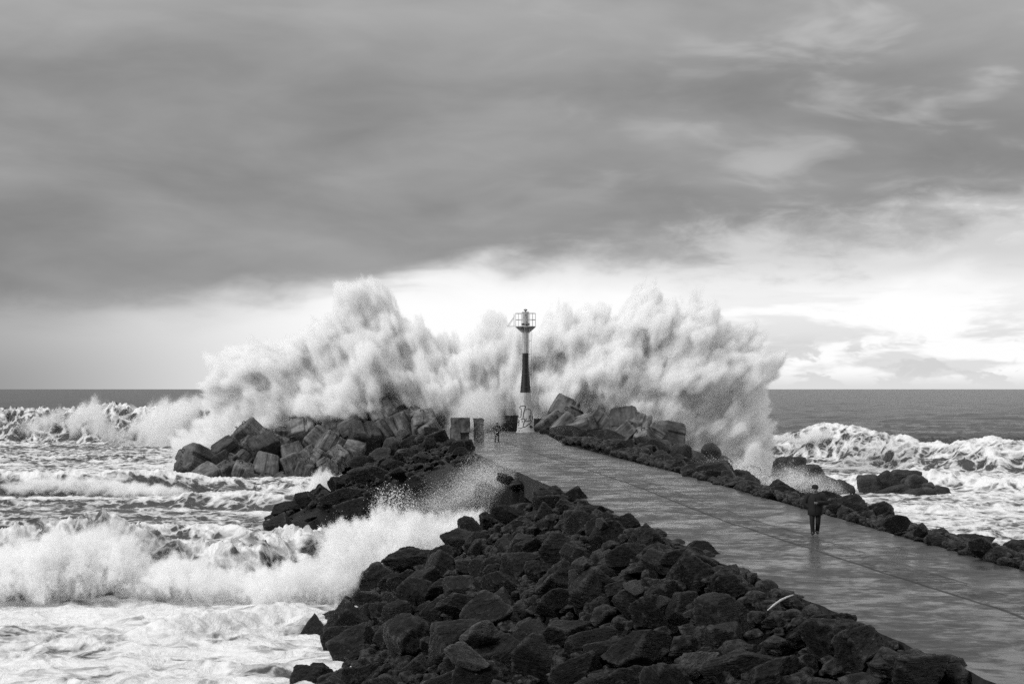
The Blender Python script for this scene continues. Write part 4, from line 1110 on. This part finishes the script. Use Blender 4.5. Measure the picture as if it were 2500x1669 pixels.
burst([(300, 1440), (340, 1405), (380, 1378), (430, 1366), (480, 1380), (530, 1400), (600, 1408), (660, 1398), (720, 1390), (780, 1382), (850, 1385), (880, 1420), (850, 1490), (780, 1500), (720, 1475), (640, 1490), (560, 1450), (480, 1462), (420, 1430), (350, 1450)], 86.0, 1.8, 0.1, ("soft white froth along the middle of the near breaker", 3.2),
      ("boiling white foam along the middle of the near breaker", 130000), .016, .036, warp=.55, amp=1.6, ramp=.35, gpow=1.0, scale=.27, seed=13, swing=3.0, fan=(600, 1900, 480, 1.8), shell=(.45, .5))
burst([(760, 1400), (790, 1345), (815, 1300), (840, 1288), (862, 1302), (890, 1285), (925, 1272), (955, 1262), (990, 1266), (1030, 1278), (1075, 1288), (1110, 1278), (1145, 1262), (1165, 1258), (1170, 1275), (1140, 1310), (1090, 1360), (1060, 1400), (980, 1440), (900, 1450), (870, 1500), (800, 1510), (760, 1470)], 95.5, 3.0, 0.12, ("soft white cloud of the splash in the cove", 2.8),
      ("white splash climbing the near boulders in the cove", 260000), 0.024, 0.055, warp=.75, amp=1.6, ramp=.5, gpow=1.1, scale=.36, seed=15, fan=(960, 1600, 280, 2.2), shell=(.6, .6))
burst([(930, 1270), (960, 1215), (1010, 1190), (1080, 1150), (1130, 1110), (1190, 1080), (1260, 1100), (1330, 1150), (1385, 1195), (1400, 1205), (1330, 1225), (1250, 1245), (1180, 1270), (1100, 1290), (1000, 1285)], 105, 4.5, 0.25, ("thin grey mist hanging over the cove beside the walkway", .08),
      ("fine grey mist of falling drops over the cove beside the walkway", 60000), 0.018, 0.034, warp=.8, amp=1.4, ramp=4.0, scale=.7, seed=17, gpow=1.2, deep=50)
burst([(880, 1260), (900, 1200), (930, 1170), (975, 1165), (1030, 1200), (1060, 1240), (1040, 1275), (960, 1280)], 103, 2.0, 0.2, None,
      ("scatter of bright drops in front of the dark boulder spit", 1500), 0.04, 0.07, warp=.8, amp=1.6, ramp=2.0, scale=.6, seed=19, gpow=1.2, deep=50)
burst([(1110, 1160), (1120, 1100), (1150, 1040), (1180, 1000), (1230, 1000), (1270, 1060), (1300, 1100), (1260, 1150), (1180, 1180)], 140, 5.0, .3, None,
      ("thin scatter of drops over the far boulders and the walkway beside the distant figure", 4500), .026, .048, warp=1.0, amp=1.4, ramp=5.0, seed=21, gpow=1.2, deep=50)
burst([(1690, 1150), (1720, 1110), (1800, 1100), (1870, 1120), (1960, 1140), (2050, 1170), (2110, 1200), (2080, 1215), (1960, 1215), (1850, 1200), (1760, 1190)], 163, 4.0, .3, ("thin grey mist round the boulders in the surf on the right", .16),
      ("thin scatter of drops in front of the boulders in the surf on the right", 26000), .028, .05, warp=1.0, amp=1.4, ramp=3.0, seed=23, gpow=1.3, deep=50)
burst([(1860, 1070), (1900, 1060), (1950, 1058), (1985, 1048), (2010, 1040), (2035, 1048), (2060, 1060), (2100, 1052), (2130, 1058), (2150, 1078), (2210, 1085), (2300, 1098), (2380, 1092), (2450, 1080), (2560, 1085), (2560, 1096), (2400, 1110), (2280, 1112), (2150, 1098), (2050, 1078), (1960, 1078), (1880, 1085)], 246, 2.5, 0.3, ("soft white spume over the crest of the right-hand breaker", 1.5),
      ("spume along the crest of the right-hand breaker", 40000), 0.045, 0.08, warp=.8, amp=1.0, ramp=1.4, scale=.8, seed=25)

burst([(1075, 1060), (1085, 1000), (1120, 960), (1165, 935), (1215, 945), (1240, 985), (1238, 1020), (1222, 1045), (1190, 1056)], 200.5, 2.6, .2, ("dark grey mist drifting down over the parapet left of the lighthouse", .35),
      ("fine drops falling over the parapet left of the lighthouse", 9000), .024, .042, warp=.9, amp=1.0, ramp=2.0, seed=27)

# ------------------------------------------------------------------ what to call each boulder
ZONE = {'near': ("on the near slope", "boulders of the near rubble slope"), 'middle': ("on the middle spit", "boulders of the dark spit"),
        'cove': ("at the far side of the cove", "boulders of the cove"), 'edge': ("along the right walkway edge", "boulders along the right edge of the walkway"),
        'heap': ("in the right-hand heap", "boulders heaped before the right-hand block pile"), 'surf': ("in the misty surf", "boulders in the misty surf"),
        'outcrop': ("in the right-hand outcrop", "boulders of the right-hand outcrop"), 'stray': ("", "boulders at the left waterline"), 'pale': ("", "pale boulders among the dark ones"), 'pale far': ("", "pale boulders among the dark ones")}
def describe(o, zone, size, sc_, kind):
    px, py = pix(o.location)
    flat = sc_[2] / max(sc_[0], sc_[1])
    return px, py, flat
byzone = {}
for b in BOULDERS: byzone.setdefault(b[1], []).append(b)
ORD = ["first", "second", "third", "fourth", "fifth", "sixth", "seventh", "eighth", "ninth", "tenth", "eleventh", "twelfth", "thirteenth", "fourteenth", "fifteenth", "sixteenth", "seventeenth", "eighteenth", "nineteenth"] + ["twenty-" + q for q in ("first", "second", "third", "fourth", "fifth", "sixth", "seventh", "eighth", "ninth")] + ["thirty-" + q for q in ("first", "second", "third", "fourth", "fifth", "sixth", "seventh", "eighth", "ninth")] + ["forty-" + q for q in ("first", "second", "third", "fourth", "fifth", "sixth", "seventh", "eighth", "ninth")] + ["fifty-" + q for q in ("first", "second", "third", "fourth", "fifth", "sixth", "seventh", "eighth", "ninth")] + ["further on"] * 40
for zone, lst in byzone.items():
    phrase, grp = ZONE[zone]
    pos = {id(b[0]): pix(b[0].location) for b in lst}
    if zone in ('stray', 'pale', 'pale far'):
        continue
    big = sorted(lst, key=lambda b: -b[2] / b[0].location.y)
    if zone in ('near', 'middle', 'heap', 'cove'):    # rows up the slope, by height in the photo
        xs = sorted(lst, key=lambda b: pos[id(b[0])][1]); nrow = max(1, round(len(lst) / 9))
        for r_ in range(nrow):
            row = xs[r_ * len(xs) // nrow:(r_ + 1) * len(xs) // nrow]
            row.sort(key=lambda b: pos[id(b[0])][0])
            for i, b in enumerate(row):
                flat = b[3][2]; sh = "flat" if flat < .64 else ("tall" if flat > .82 else "blocky")
                sz = "big" if b in big[:len(big) // 4] else ("small" if b in big[-len(big) // 4:] else "mid-sized")
                rr = "top row" if r_ == 0 else ("bottom row" if r_ == nrow - 1 else ORD[r_] + " row")
                ii = "leftmost" if i == 0 else ("rightmost" if i == len(row) - 1 else (ORD[i]) + " from left")
                tag(b[0], f"{sz} {sh} dark boulder {phrase}, {rr}, {ii}", "boulder", grp)
    else:
        lst.sort(key=lambda b: pos[id(b[0])][0])
        for i, b in enumerate(lst):
            flat = b[3][2]; sh = "flat" if flat < .64 else ("tall" if flat > .82 else "blocky")
            ii = "leftmost" if i == 0 else ("rightmost" if i == len(lst) - 1 else (ORD[i]) + " from the left")
            tone = "grey" if b[4] == 'far' else "dark"
            tag(b[0], f"{tone} {sh} boulder {phrase}, {ii}", "boulder", grp)
SL = ["small rock poking out of the foam off the tip of the dark spit", "rock awash at the near left waterline below the slope", "smaller rock awash beside the one below the slope", "low rock in the foam off the end of the block pile", "small rock in the foam left of the block pile", "small rock at the top of the white splash in the cove"]
for b, l in zip(byzone['stray'], SL): tag(b[0], l, "boulder", ZONE['stray'][1])
PL = ["pale weathered stone below the driftwood stick", "small upright white stone close to the driftwood stick", "pale pointed stone near the top of the near slope", "light grassy-streaked boulder in the middle of the lower slope", "pale boulder at the bottom of the picture near the waterline", "pale slab high on the slope below the walkway edge", "pale stone in the centre of the near slope", "pale stone at the bottom right near the walkway", "small pale stone left of the driftwood stick"]
for b, l in zip(byzone['pale'], PL): tag(b[0], l, "boulder", ZONE['pale'][1])
for b, l in zip(byzone['pale far'], ["pale boulder at the right foot of the left-hand block pile", "pale boulder at the edge of the walkway before the right-hand block pile"]): tag(b[0], l, "boulder", ZONE['pale'][1])
print("boulders", len(BOULDERS), {k: len(v) for k, v in byzone.items()})
